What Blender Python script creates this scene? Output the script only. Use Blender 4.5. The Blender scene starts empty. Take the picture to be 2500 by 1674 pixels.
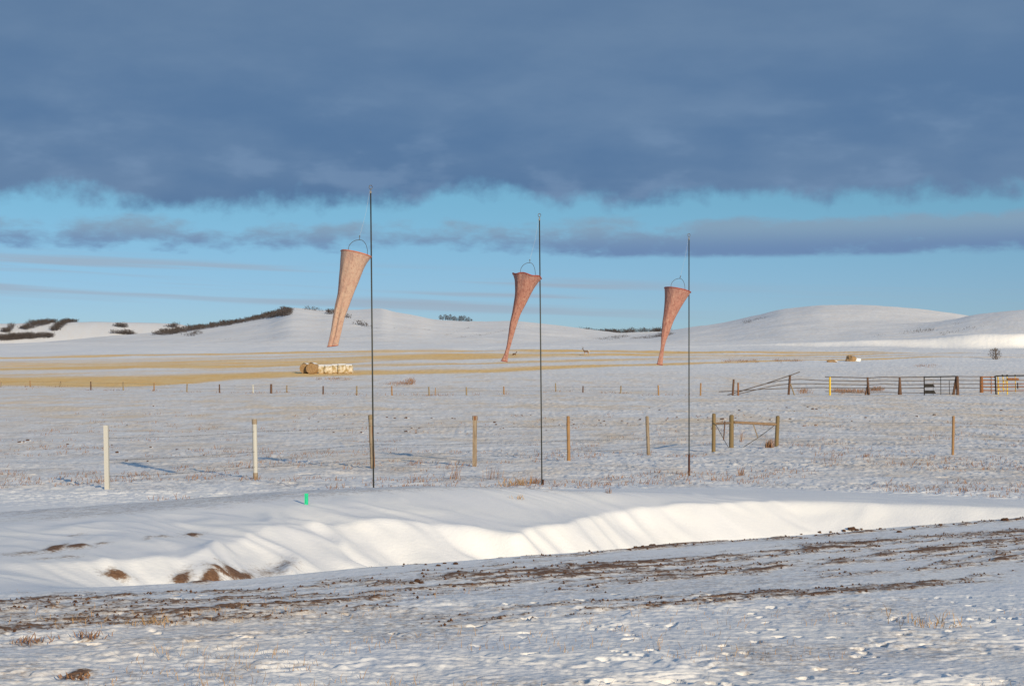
import bpy, bmesh, math, random
import numpy as np
from mathutils import Vector, Matrix

random.seed(7)
rng = np.random.default_rng(11)
SC = bpy.context.scene
COL = SC.collection

# ------------------------------------------------------------------ camera
F, CX, CY, HZ, EYE = 4000.0, 1250.0, 837.0, 981.0, 1.7      # photo pixels
TH = math.atan((HZ - CY) / F)
cd = bpy.data.cameras.new('camera')
cam = bpy.data.objects.new('camera', cd)
COL.objects.link(cam)
cam.location = (0, 0, EYE)
cam.rotation_euler = (math.pi / 2 + TH, 0, 0)
cd.sensor_fit = 'HORIZONTAL'
cd.sensor_width = 36.0
cd.lens = 36.0 * F / 2500.0
cd.clip_start = 0.1
cd.clip_end = 20000
SC.camera = cam

# ------------------------------------------------------------------ sun, sky, exposure
SUN_EL = math.radians(13.2)
SUN_AZ = math.radians(154.5)                 # clockwise from +Y
sun_dir = Vector((math.sin(SUN_AZ) * math.cos(SUN_EL), math.cos(SUN_AZ) * math.cos(SUN_EL), math.sin(SUN_EL)))
sl = bpy.data.lights.new('sun', 'SUN')
sl.energy = 5.0
sl.angle = math.radians(0.6)
sl.color = (1.0, 0.82, 0.56)
so = bpy.data.objects.new('sun', sl)
COL.objects.link(so)
so.rotation_euler = (-sun_dir).to_track_quat('-Z', 'Y').to_euler()
SC.view_settings.view_transform = 'Standard'
SC.view_settings.look = 'None'
SC.view_settings.exposure = 0.0
SC.view_settings.gamma = 1.0
SC.view_settings.use_curve_mapping = False
SC.cycles.max_bounces = 6
SC.cycles.diffuse_bounces = 3


class NT:
    """small helper to wire node trees"""
    def __init__(self, tree):
        self.t = tree

    def new(self, typ, **kw):
        n = self.t.nodes.new(typ)
        for k, v in kw.items():
            setattr(n, k, v)
        return n

    def put(self, sock, v):
        if isinstance(v, bpy.types.NodeSocket):
            self.t.links.new(v, sock)
        elif isinstance(v, (tuple, list)) and len(v) == 3 and sock.type == 'RGBA':
            sock.default_value = (*v, 1)
        else:
            sock.default_value = v

    def m(self, op, a, b=0.0, c=None, clamp=False):
        n = self.new('ShaderNodeMath', operation=op, use_clamp=clamp)
        self.put(n.inputs[0], a)
        self.put(n.inputs[1], b)
        if c is not None:
            self.put(n.inputs[2], c)
        return n.outputs[0]

    def ss(self, v, lo, hi, a=0.0, b=1.0):
        n = self.new('ShaderNodeMapRange', interpolation_type='SMOOTHSTEP')
        self.put(n.inputs['Value'], v)
        self.put(n.inputs['From Min'], lo)
        self.put(n.inputs['From Max'], hi)
        self.put(n.inputs['To Min'], a)
        self.put(n.inputs['To Max'], b)
        return n.outputs[0]

    def mix(self, fac, a, b, blend='MIX'):
        n = self.new('ShaderNodeMix', data_type='RGBA', blend_type=blend)
        self.put(n.inputs[0], fac)
        self.put(n.inputs[6], a)
        self.put(n.inputs[7], b)
        return n.outputs[2]

    def scale(self, vec, s, off=(0, 0, 0)):
        n = self.new('ShaderNodeMapping')
        self.put(n.inputs['Vector'], vec)
        n.inputs['Scale'].default_value = s
        n.inputs['Location'].default_value = off
        return n.outputs[0]

    def noise(self, vec, scale, detail=3.0, rough=0.5, dist=0.0):
        n = self.new('ShaderNodeTexNoise')
        self.put(n.inputs['Vector'], vec)
        n.inputs['Scale'].default_value = scale
        n.inputs['Detail'].default_value = detail
        n.inputs['Roughness'].default_value = rough
        n.inputs['Distortion'].default_value = dist
        return n.outputs['Fac']


world = bpy.data.worlds.new('World')
SC.world = world
world.use_nodes = True
wt = world.node_tree
wt.nodes.clear()
W = NT(wt)
SKY_STR = 0.10
sky = W.new('ShaderNodeTexSky', sky_type='NISHITA', sun_disc=False)
sky.sun_elevation = SUN_EL
sky.sun_rotation = SUN_AZ
sky.air_density = 1.0
sky.dust_density = 0.0
sky.ozone_density = 3.0
D = W.new('ShaderNodeTexCoord').outputs['Generated']
sep = W.new('ShaderNodeSeparateXYZ')
W.put(sep.inputs[0], D)
dx, dy, dz = sep.outputs
K = 1.0 / SKY_STR


def C(r, g, b):                               # picture-linear colour to background units
    return (r * K, g * K, b * K)


tint = W.mix(W.ss(dz, 0.05, 0.14), (0.58, 0.72, 1.03), (0.55, 0.80, 0.90))
clear = W.mix(1.0, sky.outputs[0], tint, 'MULTIPLY')
# thin streaks low in the sky, slightly tilted
tilt = W.m('ADD', dz, W.m('MULTIPLY', dx, 0.035))
sv = W.new('ShaderNodeCombineXYZ')
W.put(sv.inputs[0], W.m('MULTIPLY', dx, 4.0)); W.put(sv.inputs[1], W.m('MULTIPLY', dy, 4.0)); W.put(sv.inputs[2], W.m('MULTIPLY', tilt, 150.0))
st = W.noise(sv.outputs[0], 1.0, 3.0, 0.5)
stm = W.m('MULTIPLY', W.ss(st, 0.44, 0.66), W.m('MULTIPLY', W.ss(tilt, 0.045, 0.060), W.ss(tilt, 0.072, 0.084, 1.0, 0.0)))
stm = W.m('MULTIPLY', stm, W.ss(dx, 0.02, 0.14, 1.0, 0.2))
col = W.mix(W.m('MULTIPLY', stm, 0.75), clear, C(0.34, 0.40, 0.49))
# second, broken band of cloud
n_b = W.noise(W.scale(D, (14, 14, 46)), 1.0, 5.0, 0.58)
n_b2 = W.noise(W.scale(D, (42, 42, 90), (3, 1, 0)), 1.0, 4.0, 0.6)
nb = W.m('ADD', W.m('MULTIPLY', n_b, 0.65), W.m('MULTIPLY', n_b2, 0.35))
wr = W.ss(dx, -0.06, 0.16)                    # heavier to the right
mid = W.m('ADD', 0.1000, W.m('MULTIPLY', wr, -0.002))
off = W.m('DIVIDE', W.m('ABSOLUTE', W.m('SUBTRACT', dz, mid)), W.m('ADD', 0.0132, W.m('MULTIPLY', wr, 0.001)))
bandv = W.m('SUBTRACT', W.m('ADD', nb, W.m('MULTIPLY', wr, 0.09)), W.m('MULTIPLY', W.m('POWER', off, 2.0), 0.22))
bandm = W.m('MULTIPLY', W.ss(bandv, 0.36, 0.56), W.ss(dz, 0.0855, 0.0895))
col = W.mix(W.m('MULTIPLY', bandm, 0.9), col, W.mix(W.ss(dz, 0.090, 0.108), C(0.145, 0.235, 0.42), C(0.235, 0.350, 0.475)))
# the big deck; it opens behind the camera where the sun stands
e1 = W.noise(W.scale(D, (7, 7, 7)), 1.0, 3.0, 0.5)
e2 = W.noise(W.scale(D, (30, 30, 34)), 1.0, 5.0, 0.55)
edge = W.m('ADD', W.ss(dy, 0.3, -0.5, 0.1215, 0.42),
           W.m('ADD', W.m('MULTIPLY', W.m('SUBTRACT', e1, 0.5), -0.034), W.m('MULTIPLY', W.m('SUBTRACT', e2, 0.5), -0.042)))
deck = W.ss(W.m('SUBTRACT', dz, edge), -0.005, 0.009)
d1 = W.noise(W.scale(D, (4.0, 4.0, 19), (1, 4, 2)), 1.0, 4.0, 0.5)
d2 = W.noise(W.scale(D, (17, 17, 44), (5, 2, 7)), 1.0, 4.0, 0.52)
dc = W.mix(W.ss(W.m('ADD', W.m('MULTIPLY', d1, 0.6), W.m('MULTIPLY', d2, 0.4)), 0.36, 0.66), C(0.097, 0.189, 0.346), C(0.140, 0.236, 0.388))
lightpatch = W.m('MULTIPLY', W.ss(d2, 0.52, 0.70), W.ss(W.m('SUBTRACT', dz, edge), 0.075, 0.012))
dc = W.mix(W.m('MULTIPLY', lightpatch, 0.42), dc, C(0.200, 0.31, 0.48))
dc = W.mix(W.ss(dz, 0.15, 0.27, 0.0, 0.55), dc, C(0.140, 0.222, 0.350))
col = W.mix(deck, col, dc)
bg = W.new('ShaderNodeBackground')
W.put(bg.inputs[0], col)
bg.inputs[1].default_value = SKY_STR
wo = W.new('ShaderNodeOutputWorld')
wt.links.new(bg.outputs[0], wo.inputs[0])


# ------------------------------------------------------------------ numpy noise
def _h(ix, iy, seed):
    with np.errstate(over='ignore'):
        h = (ix.astype(np.int64) * 374761393 + iy.astype(np.int64) * 668265263 + seed * 974711) & 0xFFFFFFFF
        h = ((h ^ (h >> 13)) * 1274126177) & 0xFFFFFFFF
        h = h ^ (h >> 16)
    return h


def pn(x, y, seed=0):
    """2D gradient noise, about -0.7..0.7"""
    ix, iy = np.floor(x), np.floor(y)
    fx, fy = x - ix, y - iy
    u = fx * fx * fx * (fx * (fx * 6 - 15) + 10)
    v = fy * fy * fy * (fy * (fy * 6 - 15) + 10)

    def g(ox, oy):
        a = (_h(ix + ox, iy + oy, seed) & 1023) * (2 * math.pi / 1024)
        return np.cos(a) * (fx - ox) + np.sin(a) * (fy - oy)
    n0 = g(0, 0) * (1 - u) + g(1, 0) * u
    n1 = g(0, 1) * (1 - u) + g(1, 1) * u
    return n0 * (1 - v) + n1 * v


def fbm(x, y, o=3, seed=0, gain=0.5):
    r, a = 0, 1.0
    for k in range(o):
        r = r + a * pn(x, y, seed + k * 17)
        x, y, a = x * 2.03 + 3.1, y * 2.03 - 1.7, a * gain
    return r


def sst(a, b, x):
    t = np.clip((x - a) / (b - a), 0, 1)
    return t * t * (3 - 2 * t)


# ------------------------------------------------------------------ terrain height
YT = np.array([0, 56, 68, 80, 92, 105, 120, 135, 150, 165, 185, 208, 250, 305, 345, 390, 430, 480, 600, 800, 1000, 2000, 3600], float)
ZT = np.array([0, 0, .10, .32, .62, 1.0, 1.45, 1.92, 2.30, 2.55, 2.80, 3.15, 4.6, 7.1, 9.6, 12.9, 15.1, 17.3, 21, 25, 29, 48, 60], float)
_ly = np.linspace(0, 3600, 36001)
_lz = np.interp(_ly, YT, ZT)
_k = np.hanning(141); _k /= _k.sum()
_lz = np.convolve(np.pad(_lz, 70, mode='edge'), _k, 'valid')


def sm_interp(x, xs, ys):
    """monotone-ish smooth interpolation"""
    xs, ys = np.asarray(xs, float), np.asarray(ys, float)
    x = np.clip(x, xs[0], xs[-1])
    i = np.clip(np.searchsorted(xs, x) - 1, 0, len(xs) - 2)
    h = np.diff(xs); d = np.diff(ys) / h
    m = np.zeros(len(xs))
    m[0], m[-1] = d[0], d[-1]
    for k in range(1, len(xs) - 1):
        m[k] = 0 if d[k - 1] * d[k] <= 0 else 2 * d[k - 1] * d[k] / (d[k - 1] + d[k])
    t = (x - xs[i]) / h[i]
    return ((2 * t**3 - 3 * t**2 + 1) * ys[i] + (t**3 - 2 * t**2 + t) * h[i] * m[i]
            + (-2 * t**3 + 3 * t**2) * ys[i + 1] + (t**3 - t**2) * h[i] * m[i + 1])


DP = 1.0674
# hill crests: (distance of crest, foot, back slope, [(x, y) along the skyline])
HILLS = [
    (1200, 470, .10, [(-1500, 830), (-300, 810), (0, 795), (150, 783), (250, 772), (380, 762), (480, 750), (560, 737), (610, 726), (670, 706), (740, 712), (810, 712), (870, 710), (900, 716), (950, 724), (1000, 733),
                      (1100, 739), (1170, 739), (1230, 744), (1300, 752), (1400, 764), (1480, 776), (1600, 800), (1900, 840), (3800, 860)]),
    (960, 470, .08, [(-1500, 860), (1000, 830), (1250, 800), (1340, 784), (1420, 773), (1490, 764), (1560, 752), (1650, 739), (1730, 722), (1800, 707), (1890, 700), (1980, 701), (2080, 707), (2180, 718), (2250, 728), (2400, 745), (3800, 800)]),
    (700, 470, .08, [(-1500, 870), (1500, 850), (1700, 820), (1850, 792), (1960, 771), (2100, 747), (2180, 731), (2230, 721), (2342, 708), (2500, 698), (2800, 702), (3800, 720)]),
    (2300, 1960, .10, [(-1500, 742), (-300, 738), (0, 739), (100, 737), (200, 735), (300, 736), (400, 739), (450, 750), (600, 770), (1150, 775), (1250, 760), (1300, 755), (1400, 760), (1500, 757), (1600, 765), (1800, 790), (3800, 800)]),
]
HP = []
for yc, yf, bs, pts in HILLS:
    a = np.array([(p[0] * DP - CX) / F for p in pts])
    z = np.array([EYE + (HZ - p[1] * DP) / F * yc for p in pts])
    HP.append((yc, yf, bs, a, z))

# pit along a trench axis
P0 = np.array([-3.25, 15.3]); UX, UY = .773, .634
S_K = [-3.5, -1.2, -.3, .4, 1.2, 2.5, 3.9, 4.7, 5.5, 6.2, 6.45, 7, 8.3, 9.5, 11.5, 14, 14.9, 15.6, 16.2, 16.8]
T_FOOT = [1.2, 1.0, .9, .9, 1.0, 1.3, 1.7, 1.9, 1.9, 1.8, 1.6, 1.8, 2.0, 2.5, 3.0, 2.5, 1.6, .9, .6, .5]
D_FOOT = [0, .0, .10, .28, .38, .48, .58, .64, .70, .74, .75, .8, 1.0, 1.15, 1.15, .90, .50, .20, .05, 0]
T_LIP = [3, 2.6, 2.2, 1.9, 2.1, 3.1, 4.2, 4.2, 4.0, 3.4, 2.75, 3.1, 3.7, 4.4, 5.3, 5.1, 3.6, 1.9, 1.1, .9]
Z_LIP = [0, .0, .02, .06, .05, .02, .05, .07, .07, .0, -.07, -.05, -.02, -.02, 0, .0, .0, 0, 0, 0]
Z_CR = [0, .03, .06, .10, .14, .19, .24, .28, .31, .34, .35, .36, .36, .31, .18, .06, .03, .02, 0, 0]
def st_of(X, Y):
    ex, ey = X - P0[0], Y - P0[1]
    return ex * UX + ey * UY, -ex * UY + ey * UX


def pit_height(X, Y):
    s, t = st_of(X, Y)
    w_s = sst(-3.5, -.8, s) * (1 - sst(16.6, 18.0, s))
    tw = t + .12 * pn(s * .8, s * 0 + 2.3, 5) + .05 * pn(s * 2.3, t * .5, 6)
    near = 0.16 * pn(s * .55, s * 0 + 9.1, 8)
    tf = sm_interp(s, S_K, T_FOOT); df = sm_interp(s, S_K, D_FOOT)
    tl = sm_interp(s, S_K, T_LIP); zl = sm_interp(s, S_K, Z_LIP); zc = sm_interp(s, S_K, Z_CR)
    p, q = X * .78 + Y * .62, X * .62 - Y * .78                       # across / along the wind
    lob = sst(8.0, 5.5, s)
    wp = fbm(X * .50 + 3, Y * .50, 2, 92)
    p, q = p + .55 * wp, q + .7 * fbm(X * .42, Y * .42 + 5, 2, 93)
    tl = tl + .16 * pn(s * .9, s * 0, 3) + .17 * (np.abs(pn(s * .9 + .3 * pn(s * .4, s * 0, 36), s * 0 + .4, 35)) * 2 - .4)
    tc = 6.6
    z1 = -df * sst(near, np.maximum(tf, near + .4), t)
    x2 = np.clip((tw - tf) / np.maximum(tl - tf, .3), 0, 1)
    zz2 = -df + (zl + df) * (x2 ** 1.25)
    x3 = np.clip((tw - tl) / np.maximum(tc - tl, .3), 0, 1)
    z3 = zl + (zc - zl) * (x3 * (1.6 - .6 * x3) * .35 + .65 * sst(0, 1, x3))
    x4 = np.clip((tw - tc) / 2.4, 0, 1)
    z4 = zc * (1 - .36 * x4 * (.4 + .6 * x4)) * (1 - sst(tc + 2.3, tc + 3.6, tw))
    z = np.where(tw < tf, z1, np.where(tw < tl, zz2, np.where(tw < tc, z3, z4)))
    # wind-carved ridges on the slope
    on = sst(tf - .2, tf + .8, tw) * sst(6.8, 4.8, tw)
    low = sst(1.5, .2, (tw - tf) / np.maximum(tl - tf, .5))
    rid = 1 - np.abs(fbm(p * .95 + .4, q * .34, 2, 44, .45)) * 2.6
    rid = rid + .35 * fbm(p * 1.9, q * 1.1, 2, 45)
    st_ = 1 - np.abs(pn(p * 3.1, q * .33, 51)) * 2.4
    z = z + on * lob * ((.045 + .085 * low) * rid * sst(.0, 1.2, s) + (.016 + .020 * low) * st_ + .008 * pn(p * 8, q * .5, 52))
    rid2 = fbm(p * 1.1, q * .6, 2, 77)
    z = z + on * (1 - lob) * (.085 * rid2 + .022 * fbm(p * 2.6, q * 1.4, 2, 79) + .006 * pn(p * 4, q * .8, 78)) * sst(tl + .4, tl - .5, tw)
    z = z + sst(1, 3, tw) * sst(11, 8.5, tw) * .022 * (1 - np.abs(pn(p * 2.4, q * .22, 61)) * 2)
    z = np.where(t > near, z, 0)
    return z * w_s, w_s * sst(near - .1, near + .3, t) * (1 - sst(8.0, 10.0, t))


def height(X, Y, detail=True, parts=False):
    X = np.asarray(X, float); Y = np.asarray(Y, float)
    Yp = np.maximum(Y, 1.0)
    a = X / Yp
    lat = 1 + .05 * pn(X / 90, Y / 90, 91) * sst(60, 160, Y)
    z = np.interp(Y, _ly, _lz) * lat
    # snow bank along the coulee, right of the field
    hb = sm_interp(a, [.10, .125, .194, .243, .288, .32, .5], [0, .7, 2.6, 3.2, 4.8, 4.6, 4.0]) * (1 + .10 * pn(X / 21, X * 0 + 4, 14))
    yb = 430 - 16 * sst(.21, .31, a) + 5 * pn(X / 34, X * 0, 12) + 1.6 * pn(X / 9, X * 0, 13)
    z = z - 2.3 * sst(.205, .285, a + .006 * pn(Y / 9, Y * 0, 15)) * sst(-62, -44, Y - yb) * (1 - sst(0, 6, Y - yb))
    z = z + hb * (sst(0, 8.5, Y - yb) - .85 * sst(14, 110, Y - yb))
    for yc, yf, bs, ah, zh in HP:
        zc = sm_interp(a, ah, zh)
        zf = np.interp(yf, _ly, _lz)
        x = (Y - yf) / (yc - yf)
        xc = np.clip(x, 0, 1)
        sh = .5 * xc + .5 * (xc * xc * (3 - 2 * xc))
        zz = zf + (zc - zf) * sh - np.maximum(Y - yc, 0) ** 1.25 * bs * .25
        und = (fbm(X / 210 + yc, Y / 260, 4, int(yc)) * .085 * np.abs(zc - zf)) * np.sin(np.clip(x, 0, 1) * math.pi) ** .7
        zz = np.where(x > 0, zz + und, zf - .055 * (yf - Y))
        k = 1.5 + .004 * Yp
        dlt = np.clip((zz - z) / k, -1, 1)
        z = np.where(zz > z + k, zz, np.where(zz < z - k, z, np.maximum(z, zz) + .25 * k * (1 - np.abs(dlt)) ** 2))
    fw = np.maximum(14.9 - Y, -40)
    z = z + .036 * (np.sqrt(fw ** 2 + .3) + fw) * .5
    pz, pw = pit_height(X, Y)
    z = z + pz
    if detail:
        far = sst(40, 120, Y)
        # broad unevenness
        z = z + (1 - pw) * .035 * fbm(X * .33, Y * .33, 2, 1) * (1 - .4 * far) * sst(3, 9, Y)
        # wind crust: patches about half a metre, longer across than along
        rough = .55 + .45 * sst(-.25, .35, fbm(X * .16, Y * .12, 2, 22))
        smooth_near = sst(24, 31, Y) + sst(20.5, 13.0, Y + .45 * X * sst(0, 2, X)) * 1.0
        amp = np.clip(smooth_near, 0.14, 1) * (1 - pw)
        ridge = .8 * fbm(X * 1.2 + .25 * Y, Y * 1.7, 2, 2, .5) + 1.0 * fbm(X * 3.4, Y * 5.6, 4, 4, .62)
        plate = sst(.05, .38, ridge)
        z = z + amp * rough * (.013 * plate + .008 * ridge) * (.50 + 1.6 * sst(14.5, 34, Y) + .4 * far)
        su = Y * 3.7 + .5 * X + 1.7 * fbm(X * 1.7, Y * 1.5, 3, 81, .6)
        fr = su - np.floor(su)
        saw = np.where(fr < .28, sst(0, .28, fr), (1 - fr) / .72)
        z = z + amp * sst(15.2, 13.6, Y) * .0165 * saw * sst(-.25, .35, fbm(X * .8 + 7, Y * .9, 2, 82))
        su = Y * .85 + .12 * X + 1.3 * fbm(X * .32, Y * .5, 3, 83, .6)
        fr = su - np.floor(su)
        saw = np.where(fr < .3, sst(0, .3, fr), (1 - fr) / .7)
        z = z + amp * sst(27, 33, Y) * (1 - sst(60, 90, Y)) * .014 * saw * sst(-.3, .3, fbm(X * .3 + 7, Y * .4, 2, 84))
        z = z + amp * rough * .0075 * fbm(X * 10, Y * 12, 3, 9, .6) * (1 - sst(30, 60, Y))
        z = z + (1 - pw) * .045 * far * fbm(X * .5, Y * .22, 2, 19)
        z = z + (1 - pw) * .045 * sst(34, 70, Y) * (1 - sst(240, 330, Y)) * fbm(X * .055 + .02 * Y, Y * .21, 3, 55)
        z = z + .5 * sst(150, 420, Y) * fbm(X / 26, Y / 30, 3, 29)
    if parts:
        return z, pw
    return z


def pix(u, v, Y):
    """photo pixel and distance -> world point"""
    xc, yc = (u - CX) / F, -(v - CY) / F
    k = Y / (math.cos(TH) - yc * math.sin(TH))
    return Vector((xc * k, Y, EYE + (math.sin(TH) + yc * math.cos(TH)) * k))


def grid_ready():
    """sight-line table of the terrain grid, column by column"""
    global TAB
    TAB = np.maximum.accumulate((GZ - EYE) / GY, axis=0)


def hit(u, v, ymin=0):
    """where the sight line of a photo pixel meets the terrain"""
    xc, yc = (u - CX) / F, -(v - CY) / F
    k = 1 / (math.cos(TH) - yc * math.sin(TH))
    a, e = xc * k, (math.sin(TH) + yc * math.cos(TH)) * k
    c = min(max(int(np.searchsorted(COLS, a)), 1), len(COLS) - 1)
    if a - COLS[c - 1] < COLS[c] - a:
        c -= 1
    col = TAB[:, c]
    if ymin:
        r0 = int(np.searchsorted(ROWS, ymin))
        col = np.maximum.accumulate((GZ[r0:, c] - EYE) / ROWS[r0:])
    else:
        r0 = 0
    i = int(np.searchsorted(col, e))
    if i >= len(col):
        i = int(np.argmax(col))
        y = ROWS[r0 + i]
    elif i == 0:
        y = ROWS[r0]
    else:
        f = (e - col[i - 1]) / max(col[i] - col[i - 1], 1e-9)
        y = ROWS[r0 + i - 1] + (ROWS[r0 + i] - ROWS[r0 + i - 1]) * f
    return Vector((a * y, y, gz(a * y, y)))


def gz(x, y):
    """ground height, read off the terrain grid"""
    a = x / y
    c = min(max(int(np.searchsorted(COLS, a)), 1), len(COLS) - 1)
    r = min(max(int(np.searchsorted(ROWS, y)), 1), len(ROWS) - 1)
    fa = min(max((a - COLS[c - 1]) / (COLS[c] - COLS[c - 1]), 0), 1)
    fr = min(max((y - ROWS[r - 1]) / (ROWS[r] - ROWS[r - 1]), 0), 1)
    z = GZ
    return float((z[r - 1, c - 1] * (1 - fa) + z[r - 1, c] * fa) * (1 - fr) + (z[r, c - 1] * (1 - fa) + z[r, c] * fa) * fr)


# ------------------------------------------------------------------ materials
def nmat(name):
    m = bpy.data.materials.new(name)
    m.use_nodes = True
    m.node_tree.nodes.clear()
    n = NT(m.node_tree)
    out = n.new('ShaderNodeOutputMaterial')
    p = n.new('ShaderNodeBsdfPrincipled')
    m.node_tree.links.new(p.outputs[0], out.inputs[0])
    return m, n, p


def mat(name, c1, c2=None, rough=.7, scale=(8, 8, 8), lo=.4, hi=.6, metal=0.0, bump=0.0, bscale=40, spec=.3, detail=4):
    m, n, p = nmat(name)
    co = n.new('ShaderNodeTexCoord').outputs['Object']
    if c2 is None:
        n.put(p.inputs['Base Color'], c1)
    else:
        f = n.ss(n.noise(n.scale(co, scale), 1.0, detail, .6), lo, hi)
        n.put(p.inputs['Base Color'], n.mix(f, c1, c2))
    p.inputs['Roughness'].default_value = rough
    p.inputs['Metallic'].default_value = metal
    p.inputs['Specular IOR Level'].default_value = spec
    if bump:
        b = n.new('ShaderNodeBump')
        b.inputs['Strength'].default_value = bump
        b.inputs['Distance'].default_value = .01
        n.put(b.inputs['Height'], n.noise(co, bscale, 3))
        n.put(p.inputs['Normal'], b.outputs[0])
    return m


def ground_material():
    m, n, p = nmat('snow_ground')
    geo = n.new('ShaderNodeNewGeometry').outputs['Position']

    def attr(nm):
        return n.new('ShaderNodeAttribute', attribute_name=nm).outputs['Fac']
    soil, stub, tan, fade = attr('soil'), attr('stubble'), attr('tan'), attr('near')
    # clean snow, faintly uneven
    sn = n.mix(n.ss(n.noise(n.scale(geo, (.8, .8, .8)), 1.0, 4, .6), .3, .7), (.80, .815, .85), (.86, .865, .87))
    # dry grass ends pricking through the snow
    fl = n.noise(n.scale(geo, (5, 2.2, 5)), 1.0, 4, .7)
    fl2 = n.noise(n.scale(geo, (.55, .20, .5)), 1.0, 4, .65)
    fm = n.m('MULTIPLY', n.m('MULTIPLY', n.ss(fl2, .40, .72), n.ss(fl, .42, .70)), tan)
    sn = n.mix(n.m('MULTIPLY', fm, .75), sn, (.44, .30, .21))
    sn = n.mix(n.m('MULTIPLY', n.m('ADD', n.m('MULTIPLY', n.ss(fl2, .35, .70), .50), .18), tan), sn, (.84, .71, .56))
    # stubble rows on the far field
    sf = n.noise(n.scale(geo, (.10, .16, .1)), 1.0, 5, .65)
    sm = n.ss(n.m('ADD', stub, n.m('MULTIPLY', n.m('SUBTRACT', sf, .5), .75)), .12, .95)
    sn = n.mix(n.m('MULTIPLY', sm, .95), sn, n.mix(n.ss(n.noise(n.scale(geo, (.3, .3, .3)), 1, 3), .35, .65), (.88, .55, .19), (.90, .63, .28)))
    # bare soil
    so1 = n.noise(n.scale(geo, (9, 9, 9)), 1.0, 6, .72)
    so2 = n.noise(n.scale(geo, (30, 30, 30)), 1.0, 3, .6)
    sv = n.m('ADD', soil, n.m('MULTIPLY', n.ss(soil, .0, .07), n.m('ADD', n.m('MULTIPLY', n.m('SUBTRACT', so1, .5), 1.7), n.m('MULTIPLY', n.m('SUBTRACT', so2, .5), 1.3))))
    dusty = n.m('MULTIPLY', n.ss(sv, .02, .75), .80)
    sn = n.mix(dusty, sn, (.40, .34, .29))
    soilc = n.mix(n.ss(so2, .35, .65), (.135, .072, .043), (.24, .138, .080))
    sn = n.mix(n.ss(sv, .56, .92), sn, soilc)
    n.put(p.inputs['Base Color'], sn)
    p.inputs['Roughness'].default_value = .75
    p.inputs['Specular IOR Level'].default_value = .15
    # fine grain: small near the camera, coarse far away
    b1 = n.noise(n.scale(geo, (14, 17, 14)), 1.0, 4, .65)
    b2 = n.noise(n.scale(geo, (.55, .62, 1.0)), 1.0, 5, .60)
    bn = n.new('ShaderNodeBump')
    n.put(bn.inputs['Strength'], n.m('MULTIPLY', fade, .55))
    bn.inputs['Distance'].default_value = .012
    n.put(bn.inputs['Height'], b1)
    bf = n.new('ShaderNodeBump')
    n.put(bf.inputs['Strength'], n.m('MULTIPLY', attr('far'), .32))
    bf.inputs['Distance'].default_value = .40
    n.put(bf.inputs['Height'], b2)
    n.put(bf.inputs['Normal'], bn.outputs[0])
    n.put(p.inputs['Normal'], bf.outputs[0])
    return m


M = {}
M['ground'] = ground_material()


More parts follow.
